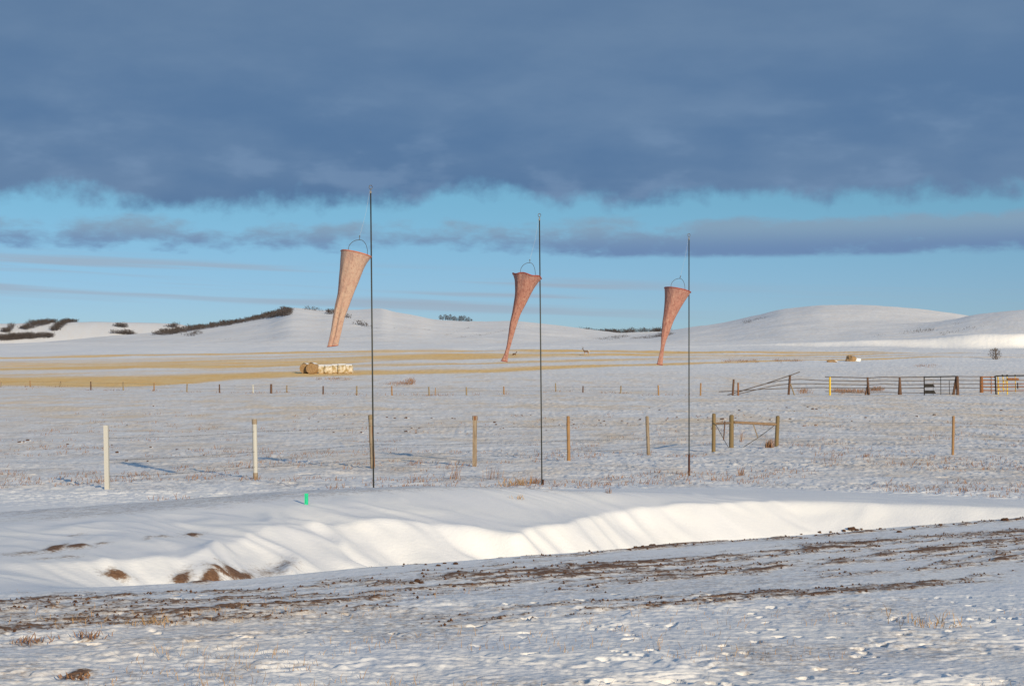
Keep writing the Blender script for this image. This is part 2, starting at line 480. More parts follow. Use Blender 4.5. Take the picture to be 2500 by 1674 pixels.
# ------------------------------------------------------------------ mesh building
class MB:
    def __init__(self):
        self.v, self.f = [], []

    def add(self, vs, fs):
        o = len(self.v)
        self.v += [tuple(x) for x in vs]
        self.f += [tuple(i + o for i in q) for q in fs]

    def tube(self, pts, rad, n=8, cap=True):
        pts = [Vector(p) for p in pts]
        if not isinstance(rad, (list, tuple)):
            rad = [rad] * len(pts)
        vs, fs = [], []
        for i, p in enumerate(pts):
            d = (pts[min(i + 1, len(pts) - 1)] - pts[max(i - 1, 0)]).normalized()
            e1 = d.cross(Vector((.0, .05, 1)) if abs(d.z) < .9 else Vector((0, 1, .05))).normalized()
            e2 = d.cross(e1)
            for k in range(n):
                t = 2 * math.pi * (k + .5) / n
                vs.append(p + (e1 * math.cos(t) + e2 * math.sin(t)) * rad[i])
        for i in range(len(pts) - 1):
            for k in range(n):
                fs.append((i * n + k, i * n + (k + 1) % n, (i + 1) * n + (k + 1) % n, (i + 1) * n + k))
        if cap:
            fs.append(tuple(range(n - 1, -1, -1)))
            fs.append(tuple((len(pts) - 1) * n + k for k in range(n)))
        self.add(vs, fs)

    def box(self, c, s, rot=None):
        c = Vector(c)
        vs = []
        for z in (-1, 1):
            for y in (-1, 1):
                for x in (-1, 1):
                    q = Vector((x * s[0] / 2, y * s[1] / 2, z * s[2] / 2))
                    if rot is not None:
                        q = rot @ q
                    vs.append(c + q)
        self.add(vs, [(0, 2, 3, 1), (4, 5, 7, 6), (0, 1, 5, 4), (2, 6, 7, 3), (0, 4, 6, 2), (1, 3, 7, 5)])

    def beam(self, a, b, w, d):
        """squared timber from a to b"""
        a, b = Vector(a), Vector(b)
        z = (b - a)
        q = z.to_track_quat('Z', 'Y').to_matrix()
        self.box((a + b) / 2, (w, d, z.length), q)

    def blob(self, c, r, sub=2, jit=.25, seed=0, squash=(1, 1, 1)):
        bm = bmesh.new()
        bmesh.ops.create_icosphere(bm, subdivisions=sub, radius=1)
        rr = random.Random(seed)
        vs = []
        ph = [rr.uniform(0, 6.28) for _ in range(6)]
        for v in bm.verts:
            p = v.co
            k = 1 + jit * (.5 * math.sin(3.1 * p.x + ph[0]) * math.cos(2.7 * p.y + ph[1]) + .4 * math.sin(4.7 * p.z + ph[2] + 2 * p.x) + rr.uniform(-.35, .35))
            vs.append(Vector(c) + Vector((p.x * squash[0], p.y * squash[1], p.z * squash[2])) * r * k)
        fs = [tuple(v.index for v in f.verts) for f in bm.faces]
        bm.free()
        self.add(vs, fs)

    def mesh(self, name, m, smooth=False):
        me = bpy.data.meshes.new(name)
        me.from_pydata(self.v, [], self.f)
        me.materials.append(m)
        if smooth:
            me.polygons.foreach_set('use_smooth', [True] * len(me.polygons))
        me.update()
        return me

    def build(self, name, m, parent=None, smooth=False):
        o = bpy.data.objects.new(name, self.mesh(name, m, smooth))
        COL.objects.link(o)
        if parent is not None:
            o.parent = parent
            o.matrix_parent_inverse = Matrix.Translation(parent.location).inverted()
        return o


def tag(o, label=None, cat=None, group=None, kind=None):
    for k, v in (('label', label), ('category', cat), ('group', group), ('kind', kind)):
        if v:
            o[k] = v
    return o


def thing(name, loc, label, cat, group=None):
    o = bpy.data.objects.new(name, None)
    COL.objects.link(o)
    o.location = loc
    o.empty_display_size = .1
    return tag(o, label, cat, group)


def place(name, me, loc, rz=0, sc=1, parent=None):
    o = bpy.data.objects.new(name, me)
    COL.objects.link(o)
    o.location = loc
    o.rotation_euler = (0, 0, rz)
    o.scale = (sc, sc, sc) if not isinstance(sc, (tuple, list)) else sc
    if parent is not None:
        o.parent = parent
    return o


# ------------------------------------------------------------------ footprints and scoops pressed into the near snow
def crater(Z, X, Y, cx, cy, rl, rc, ang, dep, rim=.25):
    r0 = int(np.searchsorted(ROWS, cy - 2.2 * rl)); r1 = int(np.searchsorted(ROWS, cy + 2.2 * rl))
    if r1 <= r0:
        return
    a0 = (cx - 2.2 * rl) / max(cy - 2.2 * rl, 1); a1 = (cx + 2.2 * rl) / max(cy - 2.2 * rl, 1)
    c0 = int(np.searchsorted(COLS, min(a0, a1))) - 1; c1 = int(np.searchsorted(COLS, max(a0, a1))) + 1
    c0 = max(c0, 0)
    sx, sy = X[r0:r1, c0:c1] - cx, Y[r0:r1, c0:c1] - cy
    p = (sx * math.cos(ang) + sy * math.sin(ang)) / rl
    q = (-sx * math.sin(ang) + sy * math.cos(ang)) / rc
    d = np.sqrt(p * p + q * q)
    d = d * (1 + .25 * pn(sx * 14 + cx, sy * 14 + cy, 7))
    Z[r0:r1, c0:c1] += -dep * (1 - sst(.6, 1.05, d)) + dep * rim * np.exp(-((d - 1.25) / .25) ** 2)


def seg(y0, y1, n, log=False):
    return (np.exp(np.linspace(math.log(y0), math.log(y1), n, endpoint=False)) if log else np.linspace(y0, y1, n, endpoint=False))


ROWS = np.concatenate([seg(4, 7.6, 20), 1 / seg(1 / 7.6, 1 / 14.0, 300), seg(14, 31, 330), 1 / seg(1 / 31, 1 / 70, 150), seg(70, 372, 215, True), seg(372, 470, 90), seg(470, 1500, 185, True), seg(1500, 3600, 61, True), [3600.]])
COLS = np.concatenate([np.linspace(-2.2, -.62, 24, endpoint=False), np.linspace(-.62, -.345, 30, endpoint=False), np.linspace(-.345, .345, 860, endpoint=False), np.linspace(.345, .62, 30, endpoint=False), np.linspace(.62, 2.2, 25)])


def soil_mask(X, Y):
    s, t = st_of(X, Y)
    n1 = fbm(s * .38, t * 1.9, 4, 101, .6)
    n2 = fbm(s * 1.7, t * 4.5, 3, 102, .6)
    wob = .25 * pn(s * .25, s * 0, 103)
    b = lambda c, w: np.exp(-((t + wob - c) / w) ** 2)
    srt = sst(-1, 5.5, s)
    band = .66 * b(-.05, .18) * sst(1.0, 5, s) + (.52 + .24 * srt) * b(-1.45, .42) + .62 * b(-2.35, .34) * sst(.5, 5, s) + .40 * b(-.75, .22) * sst(5, 1, s) + .36 * b(-3.2, .5) * sst(4, 8, s) + .50 * b(-4.3, .42) * sst(-1, 2, s) * sst(9, 5.5, s) + .50 * b(-2.5, .7) * sst(4, -1, s)
    band = band + .12 * sst(-5.2, -4.5, t) * sst(.1, -.5, t)
    m = band * (.75 + .35 * n2) + (.75 * n1 + .55 * n2 + .40 * fbm(s * 4.5, t * 8, 2, 104)) * sst(.03, .3, band)
    m = np.maximum(m, (.20 + .22 * n1) * sst(-4.9, -4.2, t + wob) * sst(-.4, -1.0, t + wob) * sst(-5, -2, s))
    crest = (.30 + .18 * n2 + .12 * n1) * sst(5.9, 6.7, t) * sst(9.6, 9.0, t) * sst(.5, 2.5, s) * sst(12.5, 9.5, s)
    m = m * sst(.35, .15, t) * sst(-6.5, -4.8, t) * sst(-7, -3, s)
    return np.clip(np.maximum(m, crest), 0, 1.2)


# patches of bare earth on the bank: (u, v, half width, half height, strength) in photo pixels
EARTH = [(283, 1404, 24, 9, 1.0), (444, 1417, 14, 6, .9), (488, 1425, 20, 4, .95), (515, 1421, 18, 6, 1.0), (575, 1406, 22, 9, 1.0), (540, 1396, 24, 4, .9), (600, 1413, 16, 5, .75),
         (135, 1338, 22, 9, .8), (190, 1333, 24, 5, .8), (60, 1350, 45, 4, .55), (250, 1326, 14, 3, .6), (470, 1311, 16, 4, .75), (400, 1313, 16, 2.5, .55), (368, 1309, 9, 3, .5), (183, 1306, 14, 5, .45), (165, 1358, 22, 3, .5), (110, 1363, 22, 2, .5),
         (655, 1400, 30, 12, .52), (690, 1382, 24, 12, .50), (190, 1650, 24, 9, .9), (80, 1568, 26, 8, .65), (215, 1560, 24, 6, .7), (120, 1478, 60, 8, .6), (40, 1500, 50, 8, .6), (385, 1520, 24, 6, .6), (260, 1465, 30, 8, .5),
         (2300, 1425, 22, 4, .7)]

xx, yy = np.meshgrid(COLS, ROWS)
GX, GY = xx * yy, yy
GZ, PW = height(GX, GY, True, True)
_r0, _r1 = int(np.searchsorted(ROWS, 15.0)), int(np.searchsorted(ROWS, 31.0))
for _i in range(2):
    _b = GZ[_r0:_r1].copy()
    _m = PW[_r0:_r1]
    _c = _b.copy(); _c[1:-1] = (_b[:-2] + 2 * _b[1:-1] + _b[2:]) / 4
    _d = _c.copy(); _d[:, 2:-2] = (_c[:, :-4] + 2 * _c[:, 1:-3] + 3 * _c[:, 2:-2] + 2 * _c[:, 3:-1] + _c[:, 4:]) / 9
    GZ[_r0:_r1] = _b + (_d - _b) * np.clip(_m * 1.5, 0, 1)
grid_ready()
SOIL = soil_mask(GX, GY)
for (u, v, hw, hh, k) in EARTH:
    h = hit(u, v - (5 if 380 < u < 620 else 0))
    rx = hw * h.y / F
    h2 = hit(u, v - hh); h3 = hit(u, v + hh)
    ry = min(max(.5 * abs(h2.y - h3.y), .05), .22)
    dd = ((GX - h.x) / rx) ** 2 + ((GY - h.y) / ry) ** 2
    SOIL = np.maximum(SOIL, k * (1.5 if k > .7 else 1.1) * np.exp(-dd * .6))
GZ += .030 * np.clip(SOIL - .35, 0, .5) * (GY < 40)

SOIL = np.maximum(SOIL, .30 * (1 - PW) * sst(-.05, .40, fbm(GX * .5, GY * .35, 3, 108)) * np.clip(sst(14.6, 13.4, GY) + sst(29, 34, GY) * sst(130, 60, GY), 0, 1))

SOIL = np.maximum(SOIL, .40 * sst(.05, .45, fbm(GX * 1.1, GY * 1.0, 3, 109)) * sst(1.2, -.8, GX) * sst(11.2, 12.4, GY) * sst(15.6, 14.8, GY))

# hoof and boot prints near the camera
for i in range(300):
    Yc = 1 / rng.uniform(1 / 14.6, 1 / 8.0)
    Xc = rng.uniform(-.34, .34) * Yc
    if pn(np.array([Xc * .5]), np.array([Yc * .5]), 66)[0] < -.12 + .25 * (Xc < 0):
        continue
    L = rng.uniform(.025, .07)
    crater(GZ, GX, GY, Xc, Yc, L, L * rng.uniform(.5, .8), rng.uniform(0, 3.14), L * rng.uniform(.55, 1.1), .04)
for i in range(70):
    Yc = 1 / rng.uniform(1 / 70, 1 / 33)
    Xc = rng.uniform(-.32, .32) * Yc
    L = rng.uniform(.15, .4)
    crater(GZ, GX, GY, Xc, Yc, L, L * .5, rng.uniform(-.5, .5), rng.uniform(.03, .08))
for (u, v, L, d) in [(1165, 1524, .16, .10), (845, 1500, .07, .08), (852, 1540, .08, .07), (1042, 1545, .05, .06), (1236, 1472, .07, .07), (1306, 1470, .06, .06), (1250, 1613, .12, .08), (1375, 1630, .1, .08), (1250, 1660, .12, .09), (1874, 1640, .14, .12), (2330, 1660, .12, .1), (2275, 1650, .12, .1),
                     (1950, 1553, .07, .07), (1905, 1556, .07, .06), (2200, 1585, .08, .07), (2400, 1595, .08, .07), (1560, 1640, .08, .08), (1475, 1632, .08, .07), (2215, 1620, .07, .07), (1880, 1618, .07, .07)]:
    if v > 1600:
        continue
    h = hit(u, v)
    crater(GZ, GX, GY, h.x, h.y, L * .5, L * .30, 0.15, d * .7, .02)

grid_ready()

# colour attributes
q = GY - 0.82 * GX
def ground_line(pts):
    """a line on the ground as y over x, traced where it runs in the photograph"""
    h = sorted(((p.x, p.y) for p in (hit(u, v) for u, v in pts)))
    return [p[0] for p in h], [p[1] for p in h]


_lx, _lyy = ground_line([(-300, 946), (0, 944), (273, 947), (410, 942), (546, 931), (640, 927), (940, 917), (1240, 909), (1610, 895), (2000, 880), (2300, 872)])
lowb = np.interp(GX, _lx, _lyy) + 4 * pn(GX / 18, GY / 60, 71)
_ux, _uyy = ground_line([(-300, 875), (0, 872), (640, 860), (940, 854), (1240, 853), (1610, 857), (2000, 859), (2300, 861)])
upb = np.interp(GX, _ux, _uyy)
reg = sst(-6, 8, GY - lowb) * sst(16, 2, GY - upb) * sst(135, 70, GX)
rel = (GY - lowb) / np.maximum(upb - lowb, 20) + .035 * pn(GX / 33, GY / 70, 70)
G_ = lambda c, w: np.exp(-((rel - c) / w) ** 2)
wl = sst(-18, -46, GX); wr_ = sst(-8, 14, GX); wc = np.clip(1 - wl - wr_, 0, 1)
stripe = .27 + .30 * pn(q / 15, GX / 140, 72) + .34 * pn(q / 6.0, GX / 90, 73)
stripe += wl * (.72 * G_(.12, .12) + .80 * G_(.47, .045) + .42 * G_(.62, .12) + .55 * G_(.96, .035))
stripe += wc * (.70 * G_(.08, .06) + .42 * G_(.36, .05) + .78 * G_(.66, .11) + .50 * G_(.94, .04))
stripe += wr_ * (.85 * G_(.10, .06) + .30 * G_(.38, .08) + .60 * G_(.70, .06) + .80 * G_(.94, .09))
STUB = np.clip(stripe, 0, 1.2) * reg
STUB = np.maximum(STUB, .55 * sst(.10, .38, fbm(GX / 14, GY / 22, 3, 74)) * sst(100, 120, GX) * sst(285, 330, GY) * sst(425, 395, GY))
STUB = np.maximum(STUB, .42 * np.exp(-((GY - 128 - .03 * GX - 5 * pn(GX / 22, GX * 0, 79)) / 6) ** 2) * sst(-5, -20, GX) * (.6 + .8 * pn(GX / 7, GY / 10, 78)))
TAN = (sst(28, 40, GY) * sst(300, 220, GY) + .4 * sst(13.8, 12.5, GY) + .42 * sst(380, 520, GY)) * (1 - PW)
TAN *= .5 + .7 * sst(-.2, .3, fbm(GX / 9, GY / 16, 3, 75))
for _c, _w, _k in ((92, 2.2, .7), (116, 2.0, .9), (131, 2.5, .7), (150, 4, .8), (178, 6, .7)):
    TAN += _k * np.exp(-((GY - _c - .06 * GX - 4 * pn(GX / 24, GX * 0 + _c, 97)) / _w) ** 2) * sst(-.25, .25, pn(GX / 9, GY / 30, 98))
TAN += .75 * np.exp(-((GY - 105) / 24) ** 2) * sst(-.3, .2, fbm(GX / 12, GY / 8, 2, 76))
NEAR = 1 - sst(16, 45, GY)
FARB = sst(22, 45, GY) * (1 - .45 * sst(150, 400, GY)) * (1 - PW)


def sheet(name, mask, extra=None):
    """cut one named sheet out of the terrain grid; mask is per face"""
    R, Cn = GX.shape
    idx = np.arange(R * Cn).reshape(R, Cn)
    quads = np.stack([idx[:-1, :-1], idx[:-1, 1:], idx[1:, 1:], idx[1:, :-1]], -1)[mask]
    used, inv = np.unique(quads.ravel(), return_inverse=True)
    n = len(used)
    co = np.stack([GX.ravel()[used], GY.ravel()[used], GZ.ravel()[used]], -1).astype(np.float32)
    atts = {'soil': SOIL, 'stubble': STUB, 'tan': TAN, 'near': NEAR, 'far': FARB}
    av = {k: a.ravel()[used].astype(np.float32) for k, a in atts.items()}
    loops = inv.astype(np.int32)
    nf = len(quads)
    if extra is not None:
        ev, ef = extra
        loops = np.concatenate([loops, (np.array(ef).ravel() + n).astype(np.int32)])
        co = np.concatenate([co, np.array(ev, np.float32)])
        for k in av:
            av[k] = np.concatenate([av[k], np.full(len(ev), 1.0 if k == 'near' else 0.0, np.float32)])
        nf += len(ef); n += len(ev)
    me = bpy.data.meshes.new(name)
    me.vertices.add(n); me.vertices.foreach_set('co', co.ravel())
    me.loops.add(nf * 4); me.loops.foreach_set('vertex_index', loops)
    me.polygons.add(nf)
    me.polygons.foreach_set('loop_start', np.arange(0, nf * 4, 4, dtype=np.int32))
    me.polygons.foreach_set('use_smooth', np.ones(nf, bool))
    for k, a in av.items():
        at = me.attributes.new(k, 'FLOAT', 'POINT')
        at.data.foreach_set('value', a)
    me.materials.append(M['ground'])
    me.update(calc_edges=True)
    o = bpy.data.objects.new(name, me)
    COL.objects.link(o)
    o['kind'] = 'structure'
    return o


fy = GY[:-1, :-1]; fq = fy - lowb[:-1, :-1]
hill_m = fy >= 470
field_m = (~hill_m) & (fq > 0) & (fy > 210)
gnd_m = ~(hill_m | field_m)
ev, ef = [], []
ny = [4.0, 2.0, -3.0, -20.0, -60.0]
nx = np.linspace(-60, 60, 25)
for j, y in enumerate(ny):
    for x in nx:
        ev.append((x, y if j else 5.0, .30 if j else .32))
for j in range(len(ny) - 1):
    for i in range(24):
        a = j * 25 + i
        ef.append((a, a + 25, a + 26, a + 1))
sheet('ground', gnd_m, (ev, ef))
sheet('stubble_field', field_m)
sheet('hills', hill_m)
del xx, yy

# ------------------------------------------------------------------ object materials
M['white_post'] = mat('white_painted_post', (.43, .43, .41), (.34, .335, .30), .6, (3, 3, 1.2), .5, .75, bump=.3, bscale=60)
M['old_wood'] = mat('weathered_post', (.19, .145, .09), (.27, .22, .15), .85, (22, 22, 3), .35, .65, bump=.6, bscale=70)
M['tan_wood'] = mat('fresh_post', (.30, .18, .085), (.23, .135, .07), .8, (20, 20, 3), .4, .7, bump=.5, bscale=70)
M['pale_wood'] = mat('pale_post', (.27, .22, .165), (.17, .13, .095), .8, (24, 24, 3), .4, .7, bump=.5, bscale=70)
M['treated'] = mat('treated_timber', (.155, .122, .066), (.20, .135, .066), .8, (18, 18, 2.5), .35, .7, bump=.5, bscale=60)
M['rail_wood'] = mat('rail_timber', (.24, .165, .11), (.165, .11, .07), .85, (3, 24, 24), .4, .65, bump=.5, bscale=60)
M['rust_wood'] = mat('stained_wood', (.25, .115, .05), (.16, .07, .035), .85, (20, 20, 3), .4, .65)
M['wire'] = mat('dull_wire', (.085, .075, .065), (.05, .045, .04), .6, metal=.3)
M['steel'] = mat('dark_steel_pole', (.030, .034, .030), (.048, .043, .034), .5, (3, 3, 2), .5, .7, metal=.0)
M['rust'] = mat('rusty_steel', (.085, .032, .022), (.05, .022, .017), .75, (12, 12, 5), .4, .6)
M['bright'] = mat('bright_fitting', (.15, .15, .15), None, .5, metal=.5)
M['cord'] = mat('pale_cord', (.40, .42, .45), None, .6)
M['green'] = mat('green_plastic', (.012, .50, .26), (.015, .42, .22), .45, (30, 30, 30))
M['black'] = mat('black_board', (.012, .012, .013), (.022, .02, .02), .8, (9, 9, 9))
M['dark_rail'] = mat('dark_corral_rail', (.065, .052, .048), (.10, .078, .065), .75, (2, 8, 8))
M['brown_post'] = mat('dark_brown_post', (.085, .050, .038), (.13, .075, .05), .85, (14, 14, 3))
M['yellow'] = mat('yellow_paint', (.62, .43, .025), (.52, .34, .03), .5, (14, 14, 4), .55, .75)
M['clod'] = mat('brown_soil_clod', (.115, .055, .030), (.055, .029, .018), .95, (22, 22, 22), .35, .65, bump=.8, bscale=45)
M['clod_snow'] = mat('clod_snow', (.82, .82, .84), None, .8)
M['hay'] = mat('hay_bale_end', (.33, .225, .125), (.245, .155, .08), .9, (6, 6, 6), .35, .65, bump=.8, bscale=25)
M['hay_snow'] = mat('snow_plastered_hay', (.56, .52, .45), (.33, .25, .125), .85, (1.9, 1.9, 1.9), .42, .62, bump=.7, bscale=14, detail=5)
M['snowcap'] = mat('fallen_snow', (.82, .83, .86), None, .8)
M['twig'] = mat('bare_twigs', (.070, .057, .055), (.045, .039, .040), .9, (.4, .4, .4))
M['bush'] = mat('bare_bush', (.15, .118, .10), (.10, .08, .07), .9, (3, 3, 3))
M['grass'] = mat('dry_grass', (.27, .155, .085), (.19, .10, .06), .85, (3, 3, 3), .35, .65)
M['grass2'] = mat('straw_grass', (.40, .27, .13), (.30, .18, .085), .85, (3, 3, 3), .35, .65)


def sock_mat(name, c1, c2, c3):
    m, n, p = nmat(name)
    co = n.new('ShaderNodeTexCoord').outputs['Object']
    f1 = n.noise(n.scale(co, (3.2, 3.2, 2.0)), 1.0, 4, .6)
    f2 = n.noise(n.scale(co, (26, 26, 17)), 1.0, 3, .7)
    f3 = n.noise(n.scale(co, (24, 24, 6)), 1.0, 3, .6)
    c = n.mix(n.ss(f1, .35, .65), c1, c2)
    c = n.mix(n.m('MULTIPLY', n.ss(f2, .45, .68), .75), c, c3)
    c = n.mix(n.m('MULTIPLY', n.ss(f3, .52, .72), .35), c, (.70, .52, .40))
    n.put(p.inputs['Base Color'], c)
    p.inputs['Roughness'].default_value = .95
    p.inputs['Specular IOR Level'].default_value = .05
    b = n.new('ShaderNodeBump')
    b.inputs['Strength'].default_value = .8
    b.inputs['Distance'].default_value = .012
    n.put(b.inputs['Height'], n.m('ADD', f2, n.m('MULTIPLY', f3, .8)))
    n.put(p.inputs['Normal'], b.outputs[0])
    tr = n.new('ShaderNodeBsdfTranslucent')
    n.put(tr.inputs[0], c)
    mx = n.new('ShaderNodeMixShader')
    mx.inputs[0].default_value = .30
    out = [x for x in m.node_tree.nodes if x.type == 'OUTPUT_MATERIAL'][0]
    m.node_tree.links.new(p.outputs[0], mx.inputs[1])
    m.node_tree.links.new(tr.outputs[0], mx.inputs[2])
    m.node_tree.links.new(mx.outputs[0], out.inputs[0])
    return m


M['sock_tan'] = sock_mat('faded_orange_netting', (.59, .43, .34), (.56, .36, .29), (.44, .26, .21))
M['sock_red'] = sock_mat('red_brown_netting', (.47, .23, .18), (.48, .26, .21), (.29, .115, .095))
M['sock_pink'] = sock_mat('salmon_red_netting', (.52, .26, .21), (.50, .28, .23), (.33, .135, .115))
M['hem_red'] = mat('red_hem', (.36, .085, .06), (.27, .06, .045), .9, (20, 20, 20))
M['hem_orange'] = mat('orange_hem', (.50, .19, .12), (.42, .14, .09), .9, (20, 20, 20))

# ------------------------------------------------------------------ windsocks on their poles
def windsock_pole(Y, top, bot, rad, label, sleeve=None, stub=None):
    pt = pix(*top, Y)
    b = pix(*bot, Y)
    d = (b - pt)
    g = gz(b.x, Y)
    base = pt + d * ((pt.z - g + .05) / (pt.z - b.z))
    t = thing('windsock_pole', (base.x, Y, g), label, 'pole', 'poles of the three windsocks')
    mb = MB(); mb.tube([base, base.lerp(pt, .5), pt - Vector((0, 0, .13))], [rad, rad, rad * .92], 10)
    mb.build('pole_tube', M['steel'], t, True)
    mb = MB(); q = pt - Vector((0, 0, .13))
    mb.tube([q - Vector((0, 0, .01)), q + Vector((0, 0, .03))], rad * 1.25, 10)
    mb.tube([q + Vector((0, 0, .03)), q + Vector((0, 0, .07))], rad * .5, 8)
    mb.build('pole_cap', M['bright'], t)
    mb = MB(); c = q + Vector((0, 0, .10))
    mb.tube([c + Vector((.028 * math.cos(a), .012 * math.sin(a), .036 * math.sin(a))) for a in np.linspace(0, 2 * math.pi, 15)], .007, 6, False)
    mb.build('eye_ring', M['bright'], t, True)
    if sleeve:
        f = pix(top[0], sleeve, Y)
        k = (pt.z - f.z) / (pt.z - base.z)
        mb = MB(); mb.tube([pt.lerp(base, k), base], rad * 1.75, 10); mb.build('rusty_sleeve', M['rust'], t, True)
    if stub:
        f = pix(top[0], stub, Y)
        k = (pt.z - f.z) / (pt.z - base.z)
        off = Vector((rad * 2.0, 0, 0))
        mb = MB(); mb.tube([pt.lerp(base, k) + off, base + off], rad * 1.2, 8); mb.build('ground_stake', M['rust'], t, True)
    return pt


def windsock(Y, crop, secs, bail, clip, top, mats, label, groove=0.0, flare=0.0, wrinkle=.085, seed=0):
    """secs: left and right edge of the cloth down its length, read off an enlarged crop (x0, y0, scale)"""
    x0, y0, sc = crop
    Yc = Y - .16
    P = lambda p: pix(x0 + p[0] * sc, y0 + p[1] * sc, Yc)
    Ls = [P(a) for a, b in secs]; Rs = [P(b) for a, b in secs]
    n0 = len(secs)
    N, K = 46, 72
    tt = np.linspace(0, n0 - 1, N)
    ks = np.arange(n0)

    def curve(pts):
        return [Vector([float(sm_interp(np.array([t]), ks, [p[i] for p in pts])[0]) for i in range(3)]) for t in tt]
    CL, CR = curve(Ls), curve(Rs)
    org = (CL[0] + CR[0]) / 2
    t_ = thing('windsock', org, label, 'windsock', 'netting windsocks hanging from the poles')
    rr = random.Random(seed)
    ph = [rr.uniform(0, 6.28) for _ in range(6)]
    vs, fs = [], []
    for i in range(N):
        f = i / (N - 1)
        c = (CL[i] + CR[i]) / 2
        e = (CR[i] - CL[i]) / 2
        r = e.length
        dep = r * (1.0 - .35 * f)
        for k in range(K):
            th = 2 * math.pi * k / K
            w = 1 + wrinkle * (.4 + f) * (.55 * math.sin(3 * th + ph[0] + 2.0 * f) + .45 * math.sin(7 * th + ph[1] - 3 * f) + .3 * math.sin(11 * th + ph[2] + 14 * f))
            w *= 1 + .010 * math.sin(23 * f + 3 * th + ph[3]) + .012 * math.sin(41 * f - 2 * th + ph[4])
            ww = 1 + (w - 1) * (1 - .75 * abs(math.cos(th)) ** 3)          # keep the outline
            if groove:
                dth = (th - (1.5 * math.pi - .10 - .12 * f))
                ww *= 1 - groove * float(sst(.42, .75, np.array(f))) * math.exp(-(dth / .26) ** 2)
            z_up = flare * r * math.sin(5 * th + ph[5]) * max(0, 1 - i / 2.5) * .5
            # the hem dips towards the viewer, the ring is seen a little from below
            sag = Vector((0, 0, (.07 * r * -math.sin(th)) * max(0, 1 - i / 7)))
            vs.append(c + e * (math.cos(th) * ww) + Vector((0, 1, 0)) * (dep * math.sin(th) * ww) + Vector((0, 0, z_up)) + sag)
    for i in range(N - 1):
        for k in range(K):
            fs.append((i * K + k, (i + 1) * K + k, (i + 1) * K + (k + 1) % K, i * K + (k + 1) % K))
    mb = MB(); mb.add(vs, fs); mb.build('sleeve', M[mats[0]], t_, True)
    mb = MB(); mb.tube([vs[k % K] for k in range(K + 1)], .011, 6, False); mb.build('hoop_hem', M[mats[1]], t_, True)
    mb = MB(); mb.tube([vs[(N - 1) * K + k % K] for k in range(K + 1)], .008, 6, False); mb.build('tail_hem', M[mats[1]], t_, True)
    lf, ap, rf = [pix(x0 + p[0] * sc, y0 + p[1] * sc, Yc) for p in bail]
    rf = rf + Vector((0, .05, 0))
    pts = []
    for s in np.linspace(0, 1, 21):
        a = math.pi * s
        hw = (ap - lf).x if s < .5 else (rf - ap).x
        x = ap.x - hw * math.cos(a)
        base = lf.z + (rf.z - lf.z) * s
        pts.append(Vector((x, lf.y + (rf.y - lf.y) * s, base + (ap.z - base) * math.sin(a) ** .85)))
    mb = MB(); mb.tube(pts, .0048, 6); mb.build('wire_bail', M['wire'], t_, True)
    cp = pix(*clip, Yc)
    mb = MB(); mb.blob(cp, .015, 1, .15, 3, (.8, .8, 1.5)); mb.tube([cp - Vector((0, 0, .02)), ap], .006, 6); mb.build('swivel_clip', M['bright'], t_, True)
    tp = pix(*top, Y) - Vector((.01, .02, .06))
    mb = MB(); mid = cp.lerp(tp, .5) + Vector((.015, 0, -.02)); mb.tube([cp, mid, tp], .0016, 5); mb.build('cord', M['cord'], t_)
    return t_


Y1, Y2, Y3 = 29.3, 33.7, 37.7
windsock_pole(Y1, (905.0, 453), (912.2, 1213), .0138, 'tallest dark steel pole, carrying the pale orange windsock behind the snow mound')
windsock_pole(Y2, (1317, 522), (1323, 1184), .0138, 'dark steel pole carrying the middle red-brown windsock', stub=1170)
windsock_pole(Y3, (1682, 571), (1682.3, 1161), .0138, 'shortest-looking dark pole with a rusty lower sleeve, holding the right windsock', sleeve=1110)
windsock(Y1, (780, 430, .2807), [((187, 650), (450, 703)), ((180, 755), (400, 775)), ((168, 900), (336, 930)), ((160, 1005), (291, 1040)), ((135, 1120), (252, 1145)), ((115, 1240), (218, 1235)), ((98, 1350), (190, 1355)), ((68, 1482), (162, 1470))],
         [(250, 645), (348, 552), (416, 680)], (878, 577), (905, 456), ('sock_tan', 'hem_orange'), 'faded pale orange netting windsock on the tallest left pole, folded along its tail', groove=.42, seed=1)
windsock(Y2, (1200, 500, .268), [((193, 628), (455, 668)), ((211, 690), (405, 735)), ((215, 790), (364, 805)), ((205, 880), (318, 895)), ((188, 980), (268, 990)), ((168, 1070), (235, 1080)), ((153, 1180), (206, 1175)), ((136, 1290), (173, 1290)), ((118, 1350), (156, 1350)), ((86, 1418), (144, 1428))],
         [(262, 618), (348, 526), (400, 648)], (1293.5, 635), (1317, 524), ('sock_red', 'hem_red'), 'red-brown netting windsock with a ragged rim on the middle pole', flare=.10, wrinkle=.10, seed=2)
windsock(Y3, (1580, 560, .2233), [((188, 637), (476, 690)), ((192, 715), (432, 752)), ((187, 830), (370, 850)), ((178, 930), (320, 940)), ((165, 1015), (281, 1020)), ((158, 1100), (246, 1120)), ((152, 1185), (217, 1190)), ((149, 1270), (190, 1280)), ((138, 1340), (181, 1340)), ((121, 1410), (174, 1410)), ((106, 1470), (168, 1482))],
         [(260, 632), (355, 535), (416, 665)], (1661, 675), (1682, 573), ('sock_pink', 'hem_red'), 'salmon-red netting windsock with a stretched flat rim on the right pole', wrinkle=.08, seed=3)

# ------------------------------------------------------------------ near wire fence
def post_geo(u_top, v_top, u_bot, v_bot, w, kind='round', seed=0):
    b = hit(u_bot, v_bot)
    t = pix(u_top, v_top, b.y)
    r = w * b.y / F / 2
    return b, t, r


